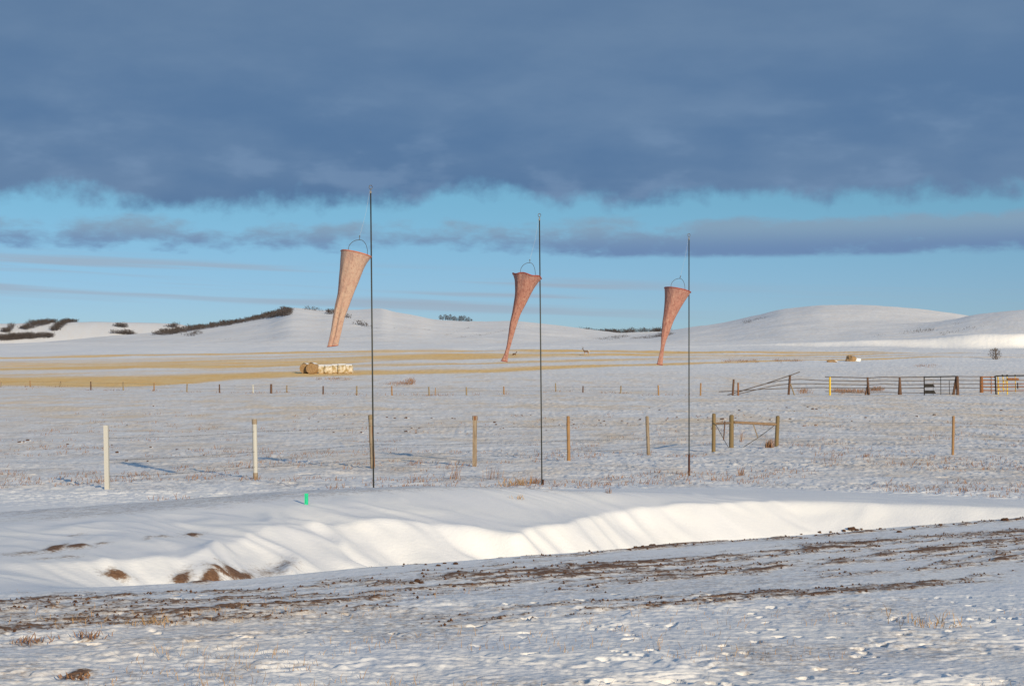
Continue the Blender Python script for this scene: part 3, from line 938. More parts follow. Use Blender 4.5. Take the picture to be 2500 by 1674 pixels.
def fence_post(u_top, v_top, u_bot, v_bot, w, m, label, shape='round', cap=None, foot=None, group='posts of the near wire fence', stain=None):
    b, t, r = post_geo(u_top, v_top, u_bot, v_bot, w)
    th = thing('fence_post', b, label, 'fence post', group)
    low = b - (t - b).normalized() * .12
    mb = MB()
    rr = random.Random(int(u_bot))
    if shape == 'round':
        n = 7
        pts = [low.lerp(t, k / n) + Vector((rr.uniform(-.06, .06) * r, 0, 0)) for k in range(n + 1)]
        mb.tube(pts, [r * rr.uniform(.94, 1.05) for _ in pts], 12)
        mb.tube([t, t + Vector((0, 0, r * .35))], [r * .96, r * .6], 12)
    else:
        mb.beam(low, t, 2 * r, 1.7 * r)
    body = mb.build('post_shaft', m, th, shape == 'round' and False)
    if cap:
        mb = MB(); q = t + (b - t).normalized() * .10
        mb.tube([q, t + Vector((0, 0, .012))], r * 1.10, 12); mb.build('post_cap', cap, th)
    if foot:
        mb = MB(); q = b + (t - b).normalized() * foot[1]
        mb.tube([low, q], r * 1.05, 12); mb.build('worn_foot', foot[0], th)
    if stain:
        mb = MB()
        a0, a1 = b.lerp(t, .04), b.lerp(t, .80)
        mb.beam(a0 + Vector((r * .62, -r * .62, 0)), a1 + Vector((r * .55, -r * .62, 0)), r * .55, r * .6)
        mb.build('brown_bark_strip', stain, th)
    return b, t


POSTS = [
    fence_post(259, 1038, 262, 1193, 12.5, M['white_post'], 'white painted square fence post, leftmost and nearest of the fence', 'square'),
    fence_post(621, 1024, 624, 1169, 11.5, M['white_post'], 'white pipe post with a grey capped top and a worn yellowish foot', 'round', M['pale_wood'], (M['pale_wood'], .14)),
    fence_post(905, 1014, 910, 1143, 12, M['pale_wood'], 'weathered fence post standing right behind the tallest windsock pole', 'round', M['old_wood'], None, stain=M['rust_wood']),
    fence_post(1159.5, 1016, 1158.5, 1138, 12, M['pale_wood'], 'split pale fence post with a rusty wire band near its top', 'square', M['rust_wood'], None, stain=M['rust_wood']),
    fence_post(1387, 1016.5, 1388.5, 1123.5, 8.5, M['tan_wood'], 'plain orange-tan round fence post to the right of the middle windsock pole'),
    fence_post(1580, 1016.5, 1583, 1110, 8.5, M['pale_wood'], 'knotty pale brown fence post left of the right windsock pole'),
]
RP = fence_post(2328, 1016, 2326, 1110, 6.5, M['tan_wood'], 'slender tan fence post standing alone at the far right')


def wire_strand(pts, label, name='barbed_wire', barbs=True, rad=.0042, sag=.03, group='strands of the near wire fence'):
    c = sum((Vector(p) for p in pts), Vector()) / len(pts)
    mb = MB()
    full = []
    rr = random.Random(int(c.x * 100))
    for a, b in zip(pts[:-1], pts[1:]):
        a, b = Vector(a), Vector(b)
        for k in range(8):
            f = k / 8
            full.append(a.lerp(b, f) - Vector((0, 0, sag * 4 * f * (1 - f))))
    full.append(Vector(pts[-1]))
    mb.tube(full, rad, 5)
    if barbs:
        for a, b in zip(full[:-1], full[1:]):
            n = max(1, int((b - a).length / .16))
            for k in range(n):
                p = a.lerp(b, (k + .5) / n)
                d = Vector((rr.uniform(-.3, .3), rr.uniform(-1, 1), rr.uniform(-1, 1))).normalized() * .02
                mb.tube([p - d, p + d], rad * .9, 3)
    o = mb.build(name, M['wire'])
    return tag(o, label, 'wire', group)


def on_post(i, f):
    b, t = POSTS[i]
    return b.lerp(t, f) + Vector((0, -.05, 0))


brace_top = hit(1742, 1101.6)
for f, lab in ((.80, 'upper barbed wire strand running behind the windsock poles between the near posts'), (.46, 'middle barbed wire strand running between the near fence posts'), (.20, 'lowest slack wire strand of the near fence, close to the snow')):
    pts = [on_post(i, f) for i in range(6)] + [brace_top + Vector((0, -.06, 1.28 * f * 1.02))]
    wire_strand(pts, lab, barbs=True, rad=.0030 if f < .7 else .0026)
b0, t0 = RP
pr = hit(1895, 1089)
for f, lab in ((.82, 'upper wire strand reaching right from the timber corner brace'), (.5, 'middle wire strand reaching right from the timber corner brace'), (.22, 'lowest wire strand reaching right from the timber corner brace')):
    q = b0.lerp(t0, f)
    e = q + (q - (pr + Vector((0, 0, 1.15 * f)))) * .55
    wire_strand([pr + Vector((0, .06, 1.15 * f)), q + Vector((0, .05, 0)), e], lab, barbs=False, rad=.0028, sag=.02)

# timber corner brace
bz = hit(1742, 1101.6)
BR = thing('corner_brace', bz, 'braced wooden fence corner of three posts, two rails and twisted wires', 'fence brace')
def brace_post(ut, vt, ub, vb, w, name='post'):
    b, t, r = post_geo(ut, vt, ub, vb, w)
    mb = MB(); mb.tube([b - Vector((0, 0, .1)), b.lerp(t, .5), t, t + Vector((0, 0, r * .4))], [r * 1.03, r, r * .98, r * .55], 14)
    mb.build(name, M['treated'], BR)
    return b, t, r
pl = brace_post(1743, 1010.5, 1742, 1101.6, 9.3)
pm = brace_post(1786, 1014.3, 1785.5, 1092.7, 11.2)
pq = brace_post(1899, 1016.3, 1895.5, 1089.2, 9.6)
ra, rb = pix(1747, 1033.8, pl[0].y), pix(1781, 1032, pm[0].y)
mb = MB(); mb.tube([ra, rb], .042, 10); mb.build('rail', M['rail_wood'], BR)
ra, rb = pix(1791, 1030.2, pm[0].y), pix(1894, 1035.6, pq[0].y)
mb = MB(); mb.tube([ra, rb], .052, 10); mb.build('rail', M['rail_wood'], BR)
yb1, yb2 = (pl[0].y + pm[0].y) / 2, (pm[0].y + pq[0].y) / 2
mb = MB(); mb.tube([pix(1770, 1028, yb1 - .15), pix(1766.5, 1074, yb1 - .2)], .022, 8); mb.build('twist_stick', M['brown_post'], BR)
mb = MB(); mb.beam(pix(1839, 1035, yb2 - .1), pix(1850, 1067.5, yb2 - .15), .085, .03); mb.build('twist_stick', M['pale_wood'], BR)['label'] = 'pale grey slat'
mb = MB(); mb.tube([pix(1738.5, 1030, pl[0].y - .1), pix(1747.5, 1036, pl[0].y - .1), pix(1767, 1072, yb1 - .1), pix(1779, 1093, pm[0].y - .1)], .010, 6); mb.build('brace_wire', M['wire'], BR)
mb = MB(); mb.tube([pix(1890, 1038.5, pq[0].y - .1), pix(1853, 1066.5, yb2 - .1), pix(1815, 1091, pm[0].y + .3)], .012, 6); mb.build('brace_wire', M['wire'], BR)

# green stake on the mound
b = hit(748, 1231)
t = thing('marker_stake', b, 'short bright green plastic stake standing on the snow mound', 'marker stake')
hh = 27 * b.y / F
mb = MB(); mb.box((b.x, b.y, b.z + hh / 2 - .02), (.050, .022, hh + .04)); mb.build('stake_blade', M['green'], t)
mb = MB(); mb.box((b.x - .004, b.y - .014, b.z + hh * .52), (.007, .006, hh * .80)); mb.build('stake_rib', M['green'], t)

# ------------------------------------------------------------------ far fence
FAR = [(2, 932, 945), (74, 929, 944), (147, 930, 944), (222, 931, 952), (301, 932, 953), (376, 934, 954), (456, 937, 957), (536, 938, 959), (618, 939, 959), (662, 937, 960), (700, 940, 958), (789, 942, 962),
       (871, 942, 965), (957, 942, 965), (1048, 944, 966), (1062, 946, 966), (1139, 944, 964), (1230, 943, 962), (1357, 935, 956), (1423, 942, 958), (1515, 941, 960), (1608, 940, 965)]
ORD = ['first', 'second', 'third', 'fourth', 'fifth', 'sixth', 'seventh', 'eighth', 'ninth', 'tenth', 'eleventh', 'twelfth', 'thirteenth', 'fourteenth', 'fifteenth', 'sixteenth', 'seventeenth', 'eighteenth', 'nineteenth', 'twentieth', 'twenty-first', 'twenty-second', 'twenty-third']
FARP = []
for i, (u, vt, vb) in enumerate(FAR):
    b = hit(u, vb)
    hh = (vb - vt) * b.y / F
    special = {8: ('white thin post of the far fence, the only white one', 'white_post', .085), 9: ('thickest dark post of the far fence, below the hay bales to their left', 'brown_post', .12), 15: ('very thin rod of the far fence right beside a thicker post', 'tan_wood', .04), 18: ('raised far fence post, up the slope right of the middle pole', 'old_wood', .075)}
    lab, mm, r2 = special.get(i, (f'small weathered wooden post of the far fence, {ORD[i]} from the left', ['old_wood', 'tan_wood', 'old_wood', 'brown_post'][i % 4], .075))
    o = MB(); rr = random.Random(i); dxl = rr.uniform(-.06, .06)
    o.tube([(0, 0, -.2), (dxl * .5, 0, hh * .5), (dxl, 0, hh)], [r2 * 1.05, r2, r2 * .9], 8)
    ob = o.build('fence_post', M[mm]); ob.location = b
    tag(ob, lab, 'fence post', 'posts of the far fence')
    FARP.append(b + Vector((dxl, 0, hh)))
for k, f in ((0, .85), (1, .45)):
    pts = [Vector((p.x, p.y - .08, gz(p.x, p.y) + (p.z - gz(p.x, p.y)) * f)) for i, p in enumerate(FARP) if i not in (15, 18)]
    wire_strand(pts, ['upper', 'lower'][k] + ' thin wire strand of the far fence below the stubble field', 'fence_wire', False, .006, .03, 'strands of the far fence')

# ------------------------------------------------------------------ corral on the right
def px2(x, y):
    return 1700 + x * .1708, 880 + y * .1708
def px3(x, y):
    return 2080 + x * .1793, 880 + y * .1793

YC = hit(2026, 964.5).y
def far_post(u_t, vt, u_b, vb, r, m, label, name='corral_post', cat='corral post'):
    b = hit(u_b, vb)
    t = pix(u_t, vt, b.y)
    o = MB(); o.tube([b - Vector((0, 0, .2)), b.lerp(t, .5), t], [r * 1.05, r, r * .95], 9)
    for i, p in enumerate(o.v):
        o.v[i] = (p[0] - b.x, p[1] - b.y, p[2] - b.z)
    ob = o.build(name, M[m]); ob.location = b
    return tag(ob, label, cat, 'posts left of the corral')
far_post(1711, 934.6, 1710, 965.4, .075, 'tan_wood', 'brown post alone between the far fence and the collapsed corral poles')
far_post(1791.4, 925.8, 1788.6, 965, .10, 'brown_post', 'tall dark post leaning slightly at the low end of the fallen poles')
far_post(1802, 934, 1802.3, 965.4, .085, 'rust_wood', 'shorter reddish post beside the tall dark leaning post')

base = hit(2026, 964.5)
CF = thing('corral_fence', base, 'dark corral fence of long sagging poles on crossed posts', 'corral fence')
def cpipe(pts, r, m='dark_rail', name='rail', parent=None, y=None, n=7):
    P3 = [pix(u, v, y if y else YC) for u, v in pts]
    o = MB(); o.tube(P3, r, n)
    return o.build(name, M[m], parent or CF)
def cpost(ut, vt, ub, vb, r, m='brown_post', parent=None, name='post', y=None, r2=None):
    yy_ = y if y else YC
    a, b = pix(ut, vt, yy_), pix(ub, vb, yy_)
    b = b - Vector((0, 0, .15))
    o = MB(); o.tube([a, b], [r, r2 or r * 1.05], 9)
    return o.build(name, M[m], parent or CF)
u = lambda x, y: px2(x, y)
w_ = lambda x, y: px3(x, y)
cpost(*u(1340, 205), *u(1318, 490), .11)
cpost(*u(1345, 330), *u(1410, 490), .06, 'old_wood', name='brace')
cpost(*w_(212, 225), *w_(222, 455), .10)
cpost(*w_(226, 300), *w_(180, 457), .09, 'brown_post', name='brace', y=YC - .15)
cpost(*w_(215, 300), *w_(237, 457), .09, 'brown_post', name='brace', y=YC - .3)
cpost(*w_(650, 225), *w_(652, 443), .09, 'brown_post', r2=.20)
RL = .035
cpipe([u(1320, 275), u(1500, 268), u(1700, 280), u(1905, 288)], RL)
cpipe([u(1320, 335), u(1550, 330), u(1750, 333), u(1905, 338)], RL)
cpipe([u(1320, 397), u(1550, 388), u(1800, 385), u(1905, 390)], RL)
cpipe([u(1840, 232), u(1915, 234), u(2342, 244), w_(210, 236), w_(420, 224), w_(650, 228), w_(980, 222)], .042)
cpipe([u(1905, 288), u(2342, 292), w_(220, 280), w_(450, 272), w_(650, 278), w_(980, 276)], RL)
cpipe([u(1905, 338), u(2342, 345), w_(220, 330), w_(450, 320), w_(650, 328), w_(980, 325)], RL)
cpipe([u(1905, 390), u(2342, 395), w_(220, 378), w_(450, 372), w_(650, 378), w_(980, 372)], RL)
cpipe([u(1840, 440), u(2100, 452), u(2342, 458), w_(220, 436), w_(450, 430), w_(650, 436), w_(980, 440)], RL * .85)
for yv in (215, 268, 318, 372):
    cpipe([w_(1440, yv), w_(1600, yv + 3), w_(1760, yv + 2)], RL * .9)
b = hit(*u(1910, 495))
o = MB(); a = pix(*u(1910, 235), b.y); o.tube([b - Vector((0, 0, .2)), a], .088, 12)
ob = o.build('yellow_post', M['yellow']); tag(ob, 'bright yellow painted post in the middle of the dark corral fence', 'post')

# collapsed poles on the left of the corral
def loose_pole(pts, r, label, dy=0.0):
    P3 = [pix(a_, b_, YC + dy) for a_, b_ in pts]
    o = MB(); o.tube(P3, r, 7)
    ob = o.build('fallen_pole', M['dark_rail'])
    return tag(ob, label, 'pole', 'poles fallen from the corral fence')
loose_pole([u(440, 492), u(940, 345), u(1340, 212), u(1480, 160)], .040, 'long straight pole slanting up past the corral post, its tip highest', -.25)
loose_pole([u(320, 445), u(700, 425), u(940, 410), u(1320, 396)], .036, 'nearly level fallen pole reaching furthest left', -.40)
loose_pole([u(455, 490), u(700, 420), u(940, 342), u(1150, 296), u(1320, 275)], .034, 'bent fallen pole curving up to the topmost corral rail', .12)
loose_pole([u(540, 492), u(800, 430), u(1000, 382), u(1160, 350), u(1320, 334)], .034, 'bent fallen pole curving up to the second corral rail', .2)

# black gate
g0 = hit(*w_(1210, 456))
G = thing('cattle_gate', g0, 'black barred gate with two dark boards hung at its left side', 'gate')
gy = YC - .5
def gp(p, q, r, name, m='black'):
    return cpost(*w_(*p), *w_(*q), r, m, G, name, gy)
cpost(*w_(983, 215), *w_(985, 448), .055, 'black', G, 'gate_frame', gy)
cpipe([w_(978, 223), w_(1210, 219), w_(1440, 214)], .055, 'black', 'gate_frame', G, gy)
cpipe([w_(985, 270), w_(1430, 266)], .036, 'black', 'bar', G, gy)
cpipe([w_(985, 320), w_(1430, 314)], .030, 'dark_rail', 'bar', G, gy)
cpipe([w_(985, 362), w_(1400, 355)], .026, 'dark_rail', 'bar', G, gy)
cpipe([w_(985, 408), w_(1400, 405)], .026, 'dark_rail', 'bar', G, gy)
cpipe([w_(985, 446), w_(1430, 452)], .026, 'dark_rail', 'bar', G, gy)
gp((1208, 220), (1210, 450), .030, 'upright'); gp((1325, 275), (1327, 450), .028, 'upright'); gp((1105, 280), (1106, 450), .018, 'upright')
def board(x0, y0, x1, y1, slant, m, par, name, y):
    a, b_, c, d = pix(*w_(x0, y0), y), pix(*w_(x1 - slant, y0 + 2), y), pix(*w_(x1, y1), y), pix(*w_(x0, y1), y)
    k = Vector((0, .05, 0))
    o = MB(); o.add([a, b_, c, d, a + k, b_ + k, c + k, d + k], [(0, 1, 2, 3), (7, 6, 5, 4), (0, 4, 5, 1), (1, 5, 6, 2), (2, 6, 7, 3), (3, 7, 4, 0)])
    return o.build(name, M[m], par)
board(982, 318, 1130, 360, 22, 'black', G, 'board', gy - .08)
board(985, 404, 1145, 446, 26, 'black', G, 'board', gy - .08)
g1 = hit(*w_(1440, 456))
GP = thing('gate_post', g1, 'crossed dark brown gate posts at the right end of the black gate', 'gate post')
cpost(*w_(1425, 213), *w_(1378, 457), .12, 'brown_post', GP, 'post', YC - .62)
cpost(*w_(1433, 213), *w_(1441, 457), .14, 'brown_post', GP, 'post', YC - .8)
cpipe([w_(1385, 420), w_(1440, 330)], .05, 'brown_post', 'strut', GP, YC - .7)

# wooden gate and yellow panels at the right edge
g2 = hit(*w_(1765, 440))
WG = thing('wooden_gate', g2, 'brown five-bar wooden gate by a thick reddish post', 'gate')
for yv in (222, 265, 314, 358, 405):
    cpipe([w_(1762, yv), w_(1960, yv + 2)], .055, 'rust_wood', 'bar', WG)
cpost(*w_(1895, 215), *w_(1896, 430), .04, 'rust_wood', WG, 'upright', YC - .08)
cpost(*w_(1950, 205), *w_(1962, 452), .07, 'black', WG, 'upright', YC - .1)
b = hit(*w_(1765, 436))
o = MB(); a = pix(*w_(1762, 212), b.y); o.tube([b - Vector((0, 0, .2)), a], [.21, .17], 10)
ob = o.build('gate_post', M['rust_wood']); tag(ob, 'thick reddish brown post at the left end of the wooden gate', 'gate post')
g3 = hit(*w_(2120, 440))
PN = thing('yellow_gate_panel', g3, 'yellow and brown corral panels cut by the right edge', 'fence panel')
for x, r in ((1985, .055), (2055, .045), (2110, .055), (2222, .04)):
    cpost(*w_(x, 208), *w_(x + 6, 440 if r > .05 else 405), r, 'yellow', PN, 'yellow_upright', YC + .1)
for yv, r, m in ((207, .06, 'black'), (270, .04, 'rail_wood'), (318, .045, 'rust_wood'), (358, .055, 'rust_wood'), (410, .04, 'rust_wood')):
    cpipe([w_(1962, yv + 2), w_(2342, yv - 3), w_(2700, yv - 6)], r, m, 'rail', PN, YC - .05)
board(2118, 235, 2278, 264, 10, 'rust_wood', PN, 'board', YC - .2)
cpost(*w_(2256, 300), *w_(2258, 365), .05, 'black', PN, 'latch_post', YC - .15)
for x in (2050, 2110, 2222):
    p = pix(*w_(x, 203), YC); o = MB(); o.blob(p, .10, 1, .2, x); o.build('post_knob', M['black'], PN)
o = MB()
rr = random.Random(5)
for (xa, ya, xb, yb_) in ((1990, 225, 2000, 300), (2050, 230, 2075, 300), (1990, 300, 2010, 390), (2045, 320, 2090, 330), (2045, 370, 2100, 400), (2000, 390, 2030, 430), (2085, 250, 2100, 310)):
    o.tube([pix(*w_(xa, ya), YC + .05), pix(*w_(xb, yb_), YC + .05)], .032, 6)
o.build('yellow_brace', M['yellow'], PN)

# ------------------------------------------------------------------ hay bales
def bale(x, y, r, length, ang, m_end, m_side, label, name='hay_bale', caps=True, seed=0):
    g = gz(x, y)
    t = thing(name, (x, y, g), label, 'hay bale', 'round hay bales lined up in the stubble')
    ax = Vector((math.cos(ang), math.sin(ang), 0))
    c = Vector((x, y, g + r * .93))
    side = ax.cross(Vector((0, 0, 1)))
    rr = random.Random(seed)
    n, L = 26, 7
    vs, fs = [], []
    for i in range(L):
        f = i / (L - 1) - .5
        for k in range(n):
            a = 2 * math.pi * k / n
            q = r * (1 + rr.uniform(-.035, .03)) * (1 - .10 * (abs(f) * 2) ** 6)
            zz = math.sin(a) * q
            vs.append(c + ax * (f * length) + side * (math.cos(a) * q * 1.03) + Vector((0, 0, max(zz, -r * .95))))
    for i in range(L - 1):
        for k in range(n):
            fs.append((i * n + k, i * n + (k + 1) % n, (i + 1) * n + (k + 1) % n, (i + 1) * n + k))
    o = MB(); o.add(vs, fs); o.build('bale_wrap', M[m_side], t, False)
    for e in (0, L - 1):
        o = MB()
        ring = [vs[e * n + k] for k in range(n)]
        cc = c + ax * ((-.5 if e == 0 else .5) * length * 1.02)
        mid = [Vector(p).lerp(cc, .5) + ax * ((-1 if e == 0 else 1) * rr.uniform(.0, .05)) for p in ring]
        o.add(list(ring) + mid + [cc], [(k, (k + 1) % n, n + (k + 1) % n, n + k) for k in range(n)] + [(n + k, n + (k + 1) % n, 2 * n) for k in range(n)])
        o.build('bale_end', M[m_end], t)
    if caps:
        o = MB()
        vs2 = []
        for i in range(L):
            f = i / (L - 1) - .5
            for k in range(9):
                a = math.pi * (.30 + .40 * k / 8)
                edge = 1.0 - abs(k - 4) / 4
                q = r * (1.0 + .06 * edge + rr.uniform(0, .02))
                vs2.append(c + ax * (f * length * .94) + side * (math.cos(a) * q) + Vector((0, 0, math.sin(a) * q + .01)))
        o.add(vs2, [(i * 9 + k, i * 9 + k + 1, (i + 1) * 9 + k + 1, (i + 1) * 9 + k) for i in range(L - 1) for k in range(8)])
        o.build('snow_cap', M['snowcap'], t, True)
    return t
hb = hit(763, 912)
yb0 = hb.y
sx = lambda u_: (u_ - CX) / F * yb0
bale(sx(744), yb0 + 1.2, .78, 1.5, 1.30, 'hay', 'hay', 'tan round hay bale at the far left of the row, partly behind the next', seed=1)
bale(sx(764), yb0 - .2, .86, 1.5, 1.30, 'hay', 'hay', 'brown round hay bale showing its bare end, second in the row', seed=2)
for k in range(5):
    r_ = [.74, .76, .80, .84, .78][k]
    bale(sx(786 + k * 16.2), yb0 + [.3, .0, .5, .2, .6][k], r_ * .90, 1.16, [.10, -.06, .12, .0, -.08][k], 'hay_snow', 'hay_snow', ['snow-plastered hay bale right beside the brown bale end', 'second snow-plastered bale counted from the brown bales', 'middle snow-plastered bale of the white row', 'fourth snow-plastered bale with brown hay showing on top', 'last snow-plastered bale at the right end of the row'][k], seed=10 + k, caps=True)
# hay clump further right
def hay_lump(u_, v_, r, label, sq, seed):
    p = hit(u_, v_)
    t = thing('hay_clump', p, label, 'hay clump')
    o = MB(); o.blob(p + Vector((0, 0, r * .25)), r * .8, 3, .35, seed, sq); o.build('hay', M['hay'], t)
    o = MB(); o.blob(p + Vector((r * .9, .2, r * .25)), r * .55, 3, .3, seed + 1, (1.4, .8, .5)); o.build('snow_drift', M['snowcap'], t, True)
hay_lump(2078, 882, 1.15, 'dark hay clump with a snowy right side beyond the corral', (1.1, .9, .9), 5)
hay_lump(2030, 884, .7, 'low tan hay clump left of the bigger dark one', (1.9, .8, .55), 8)

# ------------------------------------------------------------------ deer
def skin_mesh(name, verts, edges, radii, m, root=0, levels=1):
    me = bpy.data.meshes.new(name)
    me.from_pydata([tuple(v) for v in verts], edges, [])
    ob = bpy.data.objects.new(name, me)
    COL.objects.link(ob)
    md = ob.modifiers.new('skin', 'SKIN')
    for i, r in enumerate(radii):
        me.skin_vertices[0].data[i].radius = (r, r)
        me.skin_vertices[0].data[i].use_root = (i == root)
    md.use_smooth_shade = True
    sb = ob.modifiers.new('sub', 'SUBSURF'); sb.levels = levels; sb.render_levels = levels
    dg = bpy.context.evaluated_depsgraph_get()
    new = bpy.data.meshes.new_from_object(ob.evaluated_get(dg))
    ob.modifiers.clear()
    ob.data = new
    new.materials.clear(); new.materials.append(m)
    return ob


def coat():
    m, n, p = nmat('deer_coat')
    co = n.new('ShaderNodeTexCoord').outputs['Object']
    sp = n.new('ShaderNodeSeparateXYZ'); n.put(sp.inputs[0], co)
    f = n.ss(n.m('ADD', sp.outputs[2], n.m('MULTIPLY', n.noise(co, 6, 3), .2)), .68, 1.0)
    c = n.mix(f, (.30, .165, .07), (.115, .078, .055))
    c = n.mix(n.ss(sp.outputs[2], .62, .50), c, (.34, .25, .16))
    n.put(p.inputs['Base Color'], c)
    p.inputs['Roughness'].default_value = .9
    return m
M['coat'] = coat()
M['rump'] = mat('white_rump', (.78, .74, .68), None, .9)
M['antler'] = mat('antler', (.16, .12, .085), None, .7)


def deer(loc, rz, label, sc=1.0, lying=False, name='deer'):
    # facing -X in its own frame
    V = [(.42, 0, .92), (.15, 0, .90), (-.15, 0, .90), (-.42, 0, .96), (-.60, 0, 1.14), (-.70, 0, 1.34), (-.76, 0, 1.42), (-.95, 0, 1.34), (-1.02, 0, 1.31),
         (.50, 0, .98)]
    R = [.20, .205, .20, .165, .10, .075, .085, .055, .035, .10]
    E = [(0, 1), (1, 2), (2, 3), (3, 4), (4, 5), (5, 6), (6, 7), (7, 8), (0, 9)]
    def chain(root, pts, rads):
        prev = root
        for p, r in zip(pts, rads):
            V.append(p); R.append(r); E.append((prev, len(V) - 1)); prev = len(V) - 1
    for sy, dxl in ((-1, .0), (1, .14)):
        y = .11 * sy
        if lying:
            chain(3, [(-.40, y, .70), (-.55, y * 1.3, .58), (-.30, y * 1.4, .55)], [.085, .05, .035])
            chain(0, [(.40, y * 1.3, .72), (.15, y * 1.8, .60), (.45, y * 1.8, .56)], [.13, .06, .035])
        else:
            chain(3, [(-.40 + dxl * .6, y, .68), (-.43 + dxl, y, .42), (-.41 + dxl, y, .10), (-.44 + dxl, y, .02)], [.085, .042, .030, .036])
            chain(0, [(.40 + dxl, y, .70), (.34 + dxl, y, .56), (.55 + dxl, y, .38), (.50 + dxl, y, .10), (.47 + dxl, y, .02)], [.14, .085, .045, .030, .036])
    for sy in (-1, 1):
        chain(6, [(-.72, .10 * sy, 1.50), (-.70, .20 * sy, 1.60)], [.035, .045])
    t = thing(name, loc, label, 'deer')
    t.rotation_euler = (0, 0, rz); t.scale = (sc, sc, sc)
    o = skin_mesh('body', V, E, R, M['coat'], 1)
    o.parent = t
    if lying:
        o.location = (0, 0, -.50)
    dzl = -.50 if lying else 0
    mb = MB(); mb.blob((.60, 0, .98 + dzl), .13, 2, .08, 3, (.55, .9, 1.15)); q = mb.build('rump_patch', M['rump'], None, True); q.parent = t
    mb = MB(); mb.tube([(.63, 0, 1.06 + dzl), (.70, 0, .92 + dzl), (.69, 0, .82 + dzl)], [.035, .03, .02], 6); q = mb.build('tail', M['rump'], None, True); q.parent = t
    if not lying:
        for sy in (-1, 1):
            mb = MB()
            b_ = Vector((-.76, .05 * sy, 1.48))
            mb.tube([b_, b_ + Vector((.04, .12 * sy, .16)), b_ + Vector((-.04, .24 * sy, .34)), b_ + Vector((-.12, .26 * sy, .46))], [.020, .018, .014, .008], 6)
            mb.tube([b_ + Vector((.02, .16 * sy, .22)), b_ + Vector((.10, .20 * sy, .42))], [.015, .007], 6)
            mb.tube([b_ + Vector((-.01, .20 * sy, .28)), b_ + Vector((-.14, .16 * sy, .36))], [.013, .007], 6)
            q = mb.build('antler', M['antler'], None, True); q.parent = t
    return t
p = hit(1431, 868.0)
deer(p, .35, 'brown deer standing alert in the stubble, head raised towards the left', sc=1.0)
p = hit(1255, 867.5)
deer(p, 2.6, 'small resting deer with a pale rump beside the middle windsock tail', sc=.8, lying=True)

# ------------------------------------------------------------------ far trees, scrub and bushes
def twig_tree(seed, h=4.2, spread=1.6, n=90, crown_lo=.25):
    rr = random.Random(seed)
    tr, cr = MB(), MB()
    tr.tube([(0, 0, -.3), (rr.uniform(-.1, .1), 0, h * .45), (rr.uniform(-.2, .2), 0, h * .85)], [.14, .09, .03], 6)
    for i in range(6):
        a = rr.uniform(0, 6.28); z = h * rr.uniform(.3, .65); L = rr.uniform(.5, 1) * spread
        tr.tube([(0, 0, z), (math.cos(a) * L * .6, math.sin(a) * L * .6, z + L * .5), (math.cos(a) * L * .9, math.sin(a) * L * .9, z + L * 1.0)], [.06, .04, .015], 5)
    for i in range(n):
        a = rr.uniform(0, 6.28); f = rr.random() ** .5
        z = h * (crown_lo + (1 - crown_lo) * rr.random())
        prof = math.sin(math.pi * min(1, (z / h - crown_lo * .6) / (1.02 - crown_lo * .6))) ** .6
        x, y = math.cos(a) * spread * f * prof, math.sin(a) * spread * f * prof
        d = Vector((x * .6 + rr.uniform(-.4, .4), y * .6 + rr.uniform(-.4, .4), rr.uniform(.4, 1.1))).normalized() * rr.uniform(.35, .8) * (h / 4.2)
        w = Vector((rr.uniform(-1, 1), rr.uniform(-1, 1), 0)).normalized() * rr.uniform(.05, .13) * (h / 4.2)
        c = Vector((x, y, z))
        cr.add([c - d * .5 - w, c - d * .5 + w, c + d * .5 + w * .3, c + d * .5 - w * .3], [(0, 1, 2, 3)])
    return tr, cr
PT = []
for k in range(4):
    tr, cr = twig_tree(40 + k, h=[4.6, 3.8, 4.2, 3.2][k], spread=[1.7, 1.5, 1.9, 1.5][k], n=170)
    PT.append((tr.mesh('trunk', M['twig']), cr.mesh('crown', M['twig'])))
GR = [(1076, 783, .9), (1081, 781, .8), (1087, 781.5, 1.2), (1093, 782, 1.25), (1099, 783, 1.15), (1105, 784, 1.05), (1110, 785, 1.0), (1115, 785.5, .95), (1121, 786, 1.0), (1127, 786.5, 1.25), (1133, 787, 1.2), (1139, 787.5, 1.05), (1145, 788, .9), (1151, 788.5, .75)]
for i, (u_, v_, s_) in enumerate(GR):
    X_ = (u_ - CX) / F * 1185; Y_ = 1185 + (i % 3) * 6 - 6
    t = thing('bare_tree', (X_, Y_, gz(X_, Y_) - .1), 'leafless tree of the small hilltop grove, ' + ORD[i] + ' from the left', 'tree', 'bare trees of the hilltop grove')
    t.rotation_euler = (0, 0, i * 1.3); t.scale = (s_, s_, s_)
    a, b = PT[i % 4]
    for nm, me in (('trunk', a), ('crown', b)):
        o = bpy.data.objects.new(nm, me); COL.objects.link(o); o.parent = t

# lone bush by the coulee
p = hit(2430, 877)
tr, cr = twig_tree(77, h=2.3, spread=1.5, n=300, crown_lo=.02)
t = thing('bare_bush', p - Vector((0, 0, .1)), 'round leafless bush by the snowy coulee at the far right', 'bush')
for nm, mb_ in (('stems', tr), ('twigs', cr)):
    o = mb_.build(nm, M['bush'], None); o.parent = t

# clumps of scrub, far off: uncountable
def in_poly(x, y, poly):
    c = False
    j = len(poly) - 1
    for i in range(len(poly)):
        if (poly[i][1] > y) != (poly[j][1] > y) and x < (poly[j][0] - poly[i][0]) * (y - poly[i][1]) / (poly[j][1] - poly[i][1]) + poly[i][0]:
            c = not c
        j = i
    return c


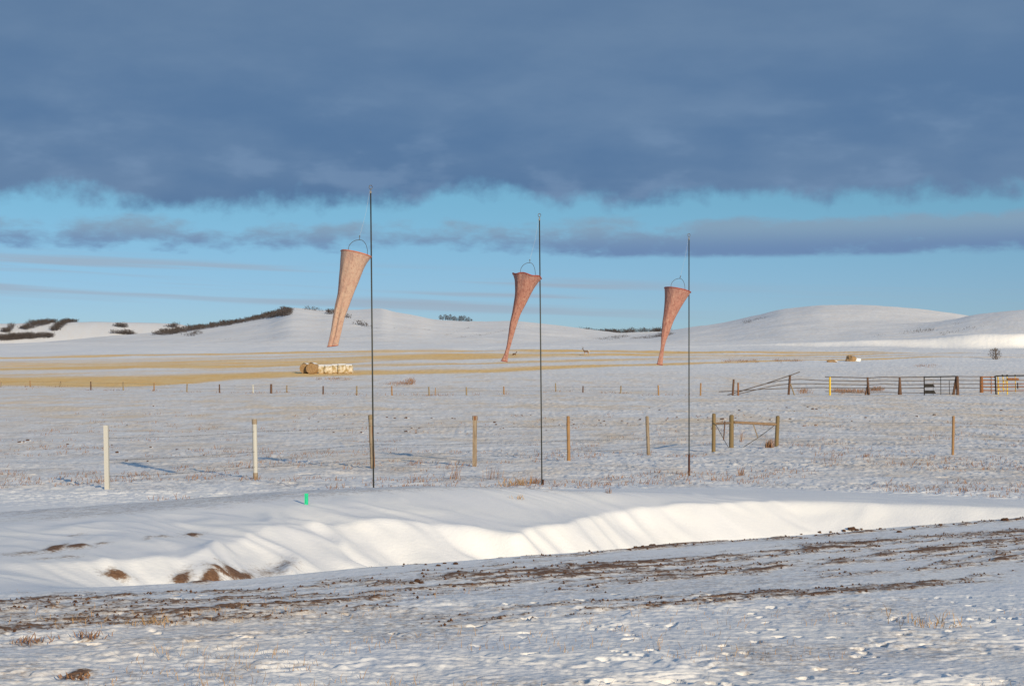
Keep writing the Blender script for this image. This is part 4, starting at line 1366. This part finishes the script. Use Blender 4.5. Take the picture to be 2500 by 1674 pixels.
def scrub(name, polys, dist, n, h, label=None, seed=0, spread=1.2, cards=11, behind=0):
    """polys: outlines on the hillside in photo pixels (of the 2342-wide view)"""
    rr = random.Random(seed)
    mb = MB()
    pts = []
    for poly, share in polys:
        xs = [p[0] for p in poly]; ys = [p[1] for p in poly]
        k, tries = 0, 0
        while k < n * share and tries < n * 60:
            tries += 1
            x, y = rr.uniform(min(xs), max(xs)), rr.uniform(min(ys), max(ys))
            if in_poly(x, y, poly):
                pts.append((x * DP, y * DP)); k += 1
    for (u_, v_) in pts:
        p = hit(u_, v_, dist[0])
        if p.y > dist[1]:
            continue
        gate = float(pn(np.array([u_ / 17.0]), np.array([v_ / 6.0]), 401)[0])
        hh = h * rr.uniform(.45, 1.1) * (.85 + .5 * gate)
        for c_ in range(cards):
            a = rr.uniform(0, 6.28); f = rr.random() ** .5
            z = hh * rr.random()
            c = p + Vector((math.cos(a) * spread * f, math.sin(a) * spread * f, z - .1))
            d = Vector((rr.uniform(-.7, .7), rr.uniform(-.5, .5), rr.uniform(.4, 1))).normalized() * hh * rr.uniform(.25, .55)
            w = Vector((rr.uniform(-1, 1), rr.uniform(-.4, .4), 0)).normalized() * hh * rr.uniform(.025, .06)
            mb.add([c - d * .5 - w, c - d * .5 + w, c + d * .5 + w * .4, c + d * .5 - w * .4], [(0, 1, 2, 3)])
    if not mb.f:
        return
    o = mb.build(name, M['twig'])
    return tag(o, label, None, None, 'stuff')
scrub('hill_scrub', [([(375, 757), (480, 742), (560, 728), (605, 712), (640, 708), (668, 708), (662, 722), (600, 730), (520, 745), (440, 757), (385, 767), (350, 766)], 1.0),
                     ([(690, 706), (735, 710), (735, 712), (690, 708)], .012), ([(748, 714), (765, 713), (768, 719), (750, 719)], .02), ([(782, 724), (800, 726), (798, 729)], .008),
                     ([(805, 738), (842, 746), (840, 748), (808, 740)], .012), ([(415, 768), (470, 760), (440, 770)], .012)], (600, 1700), 1500, 2.9, 'dark leafless scrub covering the left hill flank', 3, 1.8, 13)
scrub('low_brush', [([(1040, 772), (1110, 764), (1170, 752), (1190, 747), (1192, 749), (1112, 767), (1045, 774)], .4), ([(1020, 765), (1085, 745), (1087, 747), (1022, 768)], .15), ([(965, 753), (985, 753), (980, 755)], .08), ([(845, 749), (960, 751), (845, 751)], .16), ([(500, 775), (640, 772), (640, 774), (500, 777)], .1), ([(560, 745), (600, 744), (600, 746)], .05)], (600, 1700), 260, .7, 'thin brush lines in the shallow draws of the left hill', 8, 1.0, 7)
scrub('valley_scrub', [([(1300, 752), (1350, 757), (1400, 757), (1480, 757), (1500, 753), (1530, 750), (1520, 756), (1420, 762), (1350, 760)], 1.0)], (1300, 2600), 420, 6.0, 'dark tree belt along the low skyline between the right windsocks', 4, 5, 12)
scrub('slope_scrub', [([(1360, 776), (1420, 768), (1445, 770), (1400, 778)], .22), ([(1440, 775), (1500, 768), (1545, 762), (1530, 768), (1480, 775)], .6), ([(1700, 736), (1750, 726), (1752, 728), (1705, 740)], .12), ([(2095, 760), (2140, 754), (2135, 757), (2100, 762)], .06), ([(1960, 772), (2060, 761), (2140, 750), (2200, 741), (2140, 753), (2060, 765)], .05), ([(2150, 765), (2250, 745), (2252, 748), (2155, 768)], .05)], (500, 1400), 420, 1.3, 'low dark brush in the draws of the right hill', 5, 1.6, 8)
scrub('ridge_scrub', [([(0, 770), (60, 767), (120, 766), (120, 772), (60, 776), (0, 780)], .5), ([(45, 752), (70, 738), (110, 727), (130, 730), (110, 742), (60, 755)], .32), ([(115, 757), (130, 742), (160, 728), (178, 732), (150, 742), (130, 757)], .25), ([(255, 745), (290, 746), (285, 750)], .05), ([(250, 762), (310, 763), (300, 766)], .08), ([(0, 758), (20, 755), (25, 745), (32, 742), (20, 762)], .08), ([(370, 748), (410, 742), (400, 750)], .04)], (1200, 3000), 1300, 6.0, 'dark brush strips on the far left ridge', 6, 4.5, 12)

# ------------------------------------------------------------------ soil clods
CLM = []
for k in range(5):
    mb = MB(); mb.blob((0, 0, .25), .5, 2, .42, 60 + k, (1.25, 1, .8)); a = mb.mesh('soil_clod', M['clod'])
    mb = MB(); mb.blob((.55, .2, .05), .45, 2, .25, 80 + k, (1.5, .9, .35)); b = mb.mesh('snow_tail', M['clod_snow'], True)
    CLM.append((a, b))
c5 = [(175, 505, 1.5), (245, 487, 1.4), (212, 500, .9), (605, 525, 1.1), (1045, 597, 1.4), (1130, 672, 1.2), (1320, 678, 1.1), (1580, 572, 1), (1685, 565, .8), (1820, 620, .9), (1135, 352, .7), (1370, 184, .8), (1345, 550, 1), (1000, 530, .8), (408, 565, .6)]
c6 = [(882, 262, .8), (485, 400, .9), (1260, 285, 1), (1330, 293, 1.1), (1430, 290, 1.4), (1660, 292, .9), (1845, 293, .9), (1868, 295, .8), (2225, 330, 1.3), (2235, 350, 1), (1430, 410, 1.3), (1480, 382, .9), (1550, 380, .9), (785, 418, .9), (1030, 420, 1.1), (1180, 425, .7), (1520, 425, .7), (650, 322, .7), (565, 300, .6), (780, 297, .5)]
c7 = [(80, 385, .8), (105, 380, .8), (200, 340, .7), (270, 265, .7), (210, 265, .5), (555, 312, .6), (605, 350, .8), (735, 345, .9), (725, 308, .6), (960, 312, .8), (1005, 318, 1.1), (975, 335, .7), (1165, 315, .9), (1215, 340, .8), (1325, 305, 1.1), (1560, 312, .8), (1655, 280, .8), (1500, 218, .9), (1410, 200, .6), (1830, 270, .6), (1930, 295, .7), (1845, 308, .7), (350, 265, .6), (490, 400, .6), (1020, 350, .6)]
c8 = [(185, 240, 1.6), (305, 178, 1), (645, 158, .9), (795, 155, .9), (830, 168, 1.2), (858, 168, 1), (850, 282, 1.1), (765, 288, .8), (1210, 230, 1.1), (1110, 255, .8), (1575, 222, 1.1), (1700, 210, 1.2), (2178, 178, 1.1), (670, 240, 1), (525, 245, .9), (280, 232, .8), (510, 165, .7), (540, 180, .6), (700, 183, .6), (1240, 253, .6), (345, 210, .6), (390, 225, .6), (455, 215, .6), (30, 215, .6), (80, 228, .6), (930, 175, .5)]
clods = [(x * .2733, 940 + y * .2733, s_) for x, y, s_ in c5] + [(600 + x * .2733, 940 + y * .2733, s_) for x, y, s_ in c6] + [(1200 + x * .2733, 940 + y * .2733, s_) for x, y, s_ in c7] + [(1700 + x * .3416, 940 + y * .3416, s_) for x, y, s_ in c8]
for i, (u_, v_, s_) in enumerate(clods):
    p = hit(u_, v_ + 1.2)
    k = s_ * 5.2 * p.y / F
    a, b = CLM[i % 5]
    o = place('soil_clod', a, p - Vector((0, 0, .1 * k)), (i * 1.7) % 1.0 - .5, (k, k, k * .8))
    lab = {0: 'brown soil clod at the far left, left one of a pair', 1: 'brown soil clod at the far left, right one of a pair'}.get(i)
    if not lab:
        gaps = [(262, 'left of the white square post'), (622, 'between the two white posts'), (907, 'left of the tallest pole'), (1159, 'right of the tallest pole'),
                (1320, 'right of the split fence post'), (1388, 'right of the middle pole'), (1581, 'right of the orange-tan post'), (1682, 'right of the knotty post'), (1742, 'left of the timber brace'), (1900, 'behind the timber corner brace'), (2110, 'right of the timber brace'), (2600, 'near the lone tan post at the far right')]
        where = next(t for x, t in gaps if u_ < x)
        lab = ('larger' if s_ > 1.05 else 'small' if s_ > .75 else 'tiny') + ' brown soil clod in the snow ' + where
    tag(o, lab, 'soil clod', 'soil clods on the snow behind the near fence')
    if s_ > .75:
        q_ = bpy.data.objects.new('snow_tail', b); COL.objects.link(q_); q_.parent = o
# clods along the lip of the pit
lip = [(1700 + x * .3416, 1180 + y * .3416, s_) for x, y, s_ in [(1110, 328, 3.2), (2205, 262, 3.0), (1745, 298, 2.0), (880, 350, 1.6), (1055, 336, 1.8), (1315, 324, 1.6), (1450, 348, 2.2), (2000, 284, 1.2), (960, 345, 1.2), (1150, 330, 1.6), (1180, 325, 1.2), (1840, 293, 1.2), (2290, 255, 1.4), (640, 375, 1), (540, 388, 1), (750, 362, 1)]] + \
      [(800 + x * .3416, 1180 + y * .3416, s_) for x, y, s_ in [(2320, 440, 3.0), (2200, 457, 2.0), (2250, 452, 1.6), (915, 576, 2.6), (790, 588, 2.2), (835, 572, 1.6), (640, 700, 3.2), (670, 712, 2.2), (600, 712, 2.0), (935, 628, 1.6), (1485, 606, 1.6), (1870, 566, 1.8), (1930, 563, 1.4), (1740, 579, 1.4), (2150, 472, 1.6), (420, 603, 1), (540, 590, 1), (1100, 624, 1.2), (1270, 626, 1), (1600, 592, 1.2), (905, 735, 1.6), (75, 845, 1.4), (700, 580, 1.3)]]
for i, (u_, v_, s_) in enumerate(lip):
    p = hit(u_, v_)
    k = s_ * 5.0 * p.y / F
    o = place('soil_clod', CLM[(i * 3) % 5][0], p - Vector((0, 0, .15 * k)), i * 2.1, (k, k, k * .9))
    lab = {0: 'largest square brown clod on the lip of the snowy pit', 1: 'pointed brown clod at the right end of the bright bank'}.get(i, ('larger' if s_ > 1.9 else 'small') + ' dark soil clod on the dirt lip ' + ('left of the middle pole' if u_ < 1250 else 'below the right windsock pole' if u_ < 1800 else 'below the bright bank at right'))
    tag(o, lab, 'soil clod', 'soil clods along the lip of the pit')
# crumbs too many to count
mb = MB()
rr = random.Random(31)
oct_f = [(0, 2, 4), (2, 1, 4), (1, 3, 4), (3, 0, 4), (2, 0, 5), (1, 2, 5), (3, 1, 5), (0, 3, 5)]
cnt = 0
cand = rng.uniform(0, 1, (60000, 2))
SX = -5 + cand[:, 0] * 22; TX = -5.5 + cand[:, 1] * 6.2
CXX = P0[0] + SX * UX - TX * UY; CYY = P0[1] + SX * UY + TX * UX
ms = soil_mask(CXX, CYY)
CZZ = height(CXX, CYY)
for i in np.nonzero((ms > .42) & (TX < .4) & (rng.uniform(0, 1, 60000) < .5) & (CYY > 9))[0][:9000]:
    r = .004 + .011 * rr.random() ** 3
    c = Vector((CXX[i], CYY[i], CZZ[i] + r * .4 + .004))
    j = lambda: rr.uniform(.7, 1.3) * r
    mb.add([c + Vector((j(), 0, 0)), c - Vector((j(), 0, 0)), c + Vector((0, j(), 0)), c - Vector((0, j(), 0)), c + Vector((0, 0, j())), c - Vector((0, 0, j()))], oct_f)
tag(mb.build('soil_crumbs', M['clod']), 'dark soil crumbs strewn along the bare dirt streaks', None, None, 'stuff')

# ------------------------------------------------------------------ dry grass
def blades(mb, p, n, h, spread, rr, wide=.004, lean=.35):
    for i in range(n):
        a = rr.uniform(0, 6.28)
        q = p + Vector((rr.gauss(0, spread), rr.gauss(0, spread), -.01))
        hh = h * rr.uniform(.35, 1.1)
        d = Vector((rr.gauss(.12, lean), rr.gauss(0, lean), 1)).normalized() * hh
        bend = Vector((rr.uniform(-.25, .35), rr.uniform(-.2, .2), -.05)) * hh
        w = Vector((math.cos(a), math.sin(a), 0)) * wide
        m1 = q + d * .55
        t1 = q + d + bend
        mb.add([q - w, q + w, m1 + w * .8, m1 - w * .8, t1], [(0, 1, 2, 3), (3, 2, 4)])


def tuft(u_, v_, n, h, spread, label, m='grass', wide=.005, lean=.3, seed=0):
    p = hit(u_, v_)
    mb = MB(); rr = random.Random(seed + int(u_))
    vs, fs = [(0, 0, -.02)], []
    for i in range(n):
        a = rr.uniform(0, 6.28)
        q = Vector((rr.gauss(0, spread), rr.gauss(0, spread), 0))
        hh = h * rr.uniform(.35, 1.1)
        d = Vector((rr.gauss(.12, lean), rr.gauss(0, lean), 1)).normalized() * hh
        w = Vector((math.cos(a), math.sin(a), 0)) * wide
        m1 = q + d * .55
        t1 = q + d + Vector((rr.uniform(-.25, .35), rr.uniform(-.2, .2), -.05)) * hh
        k = len(vs)
        vs += [q - w, q + w, m1 + w * .8, m1 - w * .8, t1]
        fs += [(0, k + 1, k), (k, k + 1, k + 2, k + 3), (k + 3, k + 2, k + 4)]
    mb.add(vs, fs)
    o = mb.build('grass_tuft', M[m]); o.location = p
    return tag(o, label, 'grass tuft', 'dry grass tufts')
tuft(1305, 1180, 60, .20, .09, 'bushy dry grass tuft at the foot of the middle windsock pole', 'grass')
tuft(1272, 1184, 50, .30, .08, 'tall straw-coloured grass tuft left of the middle windsock pole', 'grass2', lean=.45)
tuft(1238, 1186, 36, .26, .10, 'small dry tuft furthest left of the middle windsock pole', 'grass2', lean=.45)
tuft(1878, 1092, 120, .38, .07, 'dense reddish grass clump at the foot of the right brace post', 'grass', .008, .25)
tuft(1810, 1078, 12, .62, .05, 'single tall weed stalk below the brace rail', 'grass', .008, .12)
tuft(378, 1524, 90, .11, .09, 'dry bent grass tuft with bare soil in the left foreground', 'grass2', .0025, .6)
tuft(218, 1555, 40, .07, .06, 'brown curled grass tuft in the lower left foreground', 'grass', .004, .4)
tuft(75, 1566, 50, .06, .08, 'dark low grass clump at the left edge of the foreground', 'grass', .004, .5)
tuft(190, 1652, 40, .04, .04, 'compact dark brown grass clump at the bottom left', 'grass', .005, .6)
tuft(2255, 1525, 40, .10, .16, 'pale straw tuft in the right foreground', 'grass2', .003, .3)
tuft(2300, 1528, 26, .08, .16, 'low reddish straw tuft just right of the pale foreground tuft', 'grass2', .003, .4)
tuft(1266, 1218, 14, .09, .05, 'tiny yellow tuft on the smooth snow behind the pit', 'grass2', .005, .4)
tuft(1485, 1203, 10, .13, .02, 'thin brown sprig on the snow right of the middle pole', 'grass', .006, .2)
tuft(1108, 1168, 26, .40, .10, 'wispy tall weed behind the mound between left and middle poles', 'grass', .004, .2)
tuft(1205, 1168, 26, .40, .08, 'slim tall weed left of the straw tufts by the middle pole', 'grass', .004, .22)
tuft(2025, 1130, 30, .28, .2, 'low reddish weeds on the snow below the corner brace', 'grass', .004, .4)
tuft(1808, 1160, 26, .30, .05, 'leaning brown weed in the snow right of the right pole', 'grass', .006, .35)

# scattered stalks
mb = MB(); rr = random.Random(91)
for i in range(2200):
    Yc = 1 / rr.uniform(1 / 15, 1 / 8.2)
    Xc = rr.uniform(-.34, .34) * Yc
    d = pn(np.array([Xc * .45]), np.array([Yc * .7]), 301)[0] + .12 * (Xc < 0)
    if d < .10:
        continue
    blades(mb, Vector((Xc, Yc, gz(Xc, Yc))), rr.choice([1, 1, 2, 3]), rr.uniform(.02, .11), .03, rr, .0018, .3)
tag(mb.build('foreground_stalks', M['grass2']), 'thin dry stalks scattered in the foreground snow', None, None, 'stuff')
mb = MB()
xs_, ys_ = [], []
for i in range(5200):
    Yc = 1 / rr.uniform(1 / 105, 1 / 28.5)
    xs_.append(rr.uniform(-.34, .34) * Yc); ys_.append(Yc)
xs_, ys_ = np.array(xs_), np.array(ys_)
dn = fbm(xs_ * .22, ys_ * .12, 3, 302) + .25 * np.exp(-((ys_ - 33) / 4) ** 2) * (xs_ > -3) * (xs_ < 8)
zs_ = height(xs_, ys_); pzw = pit_height(xs_, ys_)[1]
for x, y, z, d, pw_ in zip(xs_, ys_, zs_, dn, pzw):
    if d < .10 or pw_ > .05:
        continue
    blades(mb, Vector((x, y, z)), rr.choice([2, 3, 5, 7]), rr.uniform(.05, .14) * (1 + y / 130), .05 + y / 900, rr, .0035 + y / 14000, .4)
tag(mb.build('pasture_grass', M['grass']), 'sparse reddish grass tips pricking through the snow', None, None, 'stuff')
mb = MB()
for i, b in enumerate(FARP):
    for k in range(9):
        if rr.random() < .6:
            x = b.x + rr.gauss(0, 4.0) * rr.random(); y = b.y + rr.gauss(0, 1.0)
            blades(mb, Vector((x, y, gz(x, y))), 7, rr.uniform(.15, .4), .25, rr, .016, .4)
for (u0, u1, v_, n_, h_) in [(945, 1010, 937, 60, .7), (770, 850, 926, 40, .6), (1005, 1000, 930, 20, .9), (1760, 1850, 882, 70, .7), (1890, 1960, 881, 50, .8), (2050, 2110, 957, 60, .7), (2130, 2150, 952, 40, .9), (1955, 1970, 957, 24, .8), (2030, 2075, 955, 50, .6), (2240, 2290, 893, 30, .6)]:
    for k in range(n_):
        p = hit(rr.uniform(min(u0, u1), max(u0, u1) + 1), v_ + rr.gauss(0, 2.0))
        blades(mb, p, 6, h_ * .7, .3, rr, .016, .45)
tag(mb.build('fenceline_grass', M['grass']), 'dry reddish weeds along the far fence and corral', None, None, 'stuff')
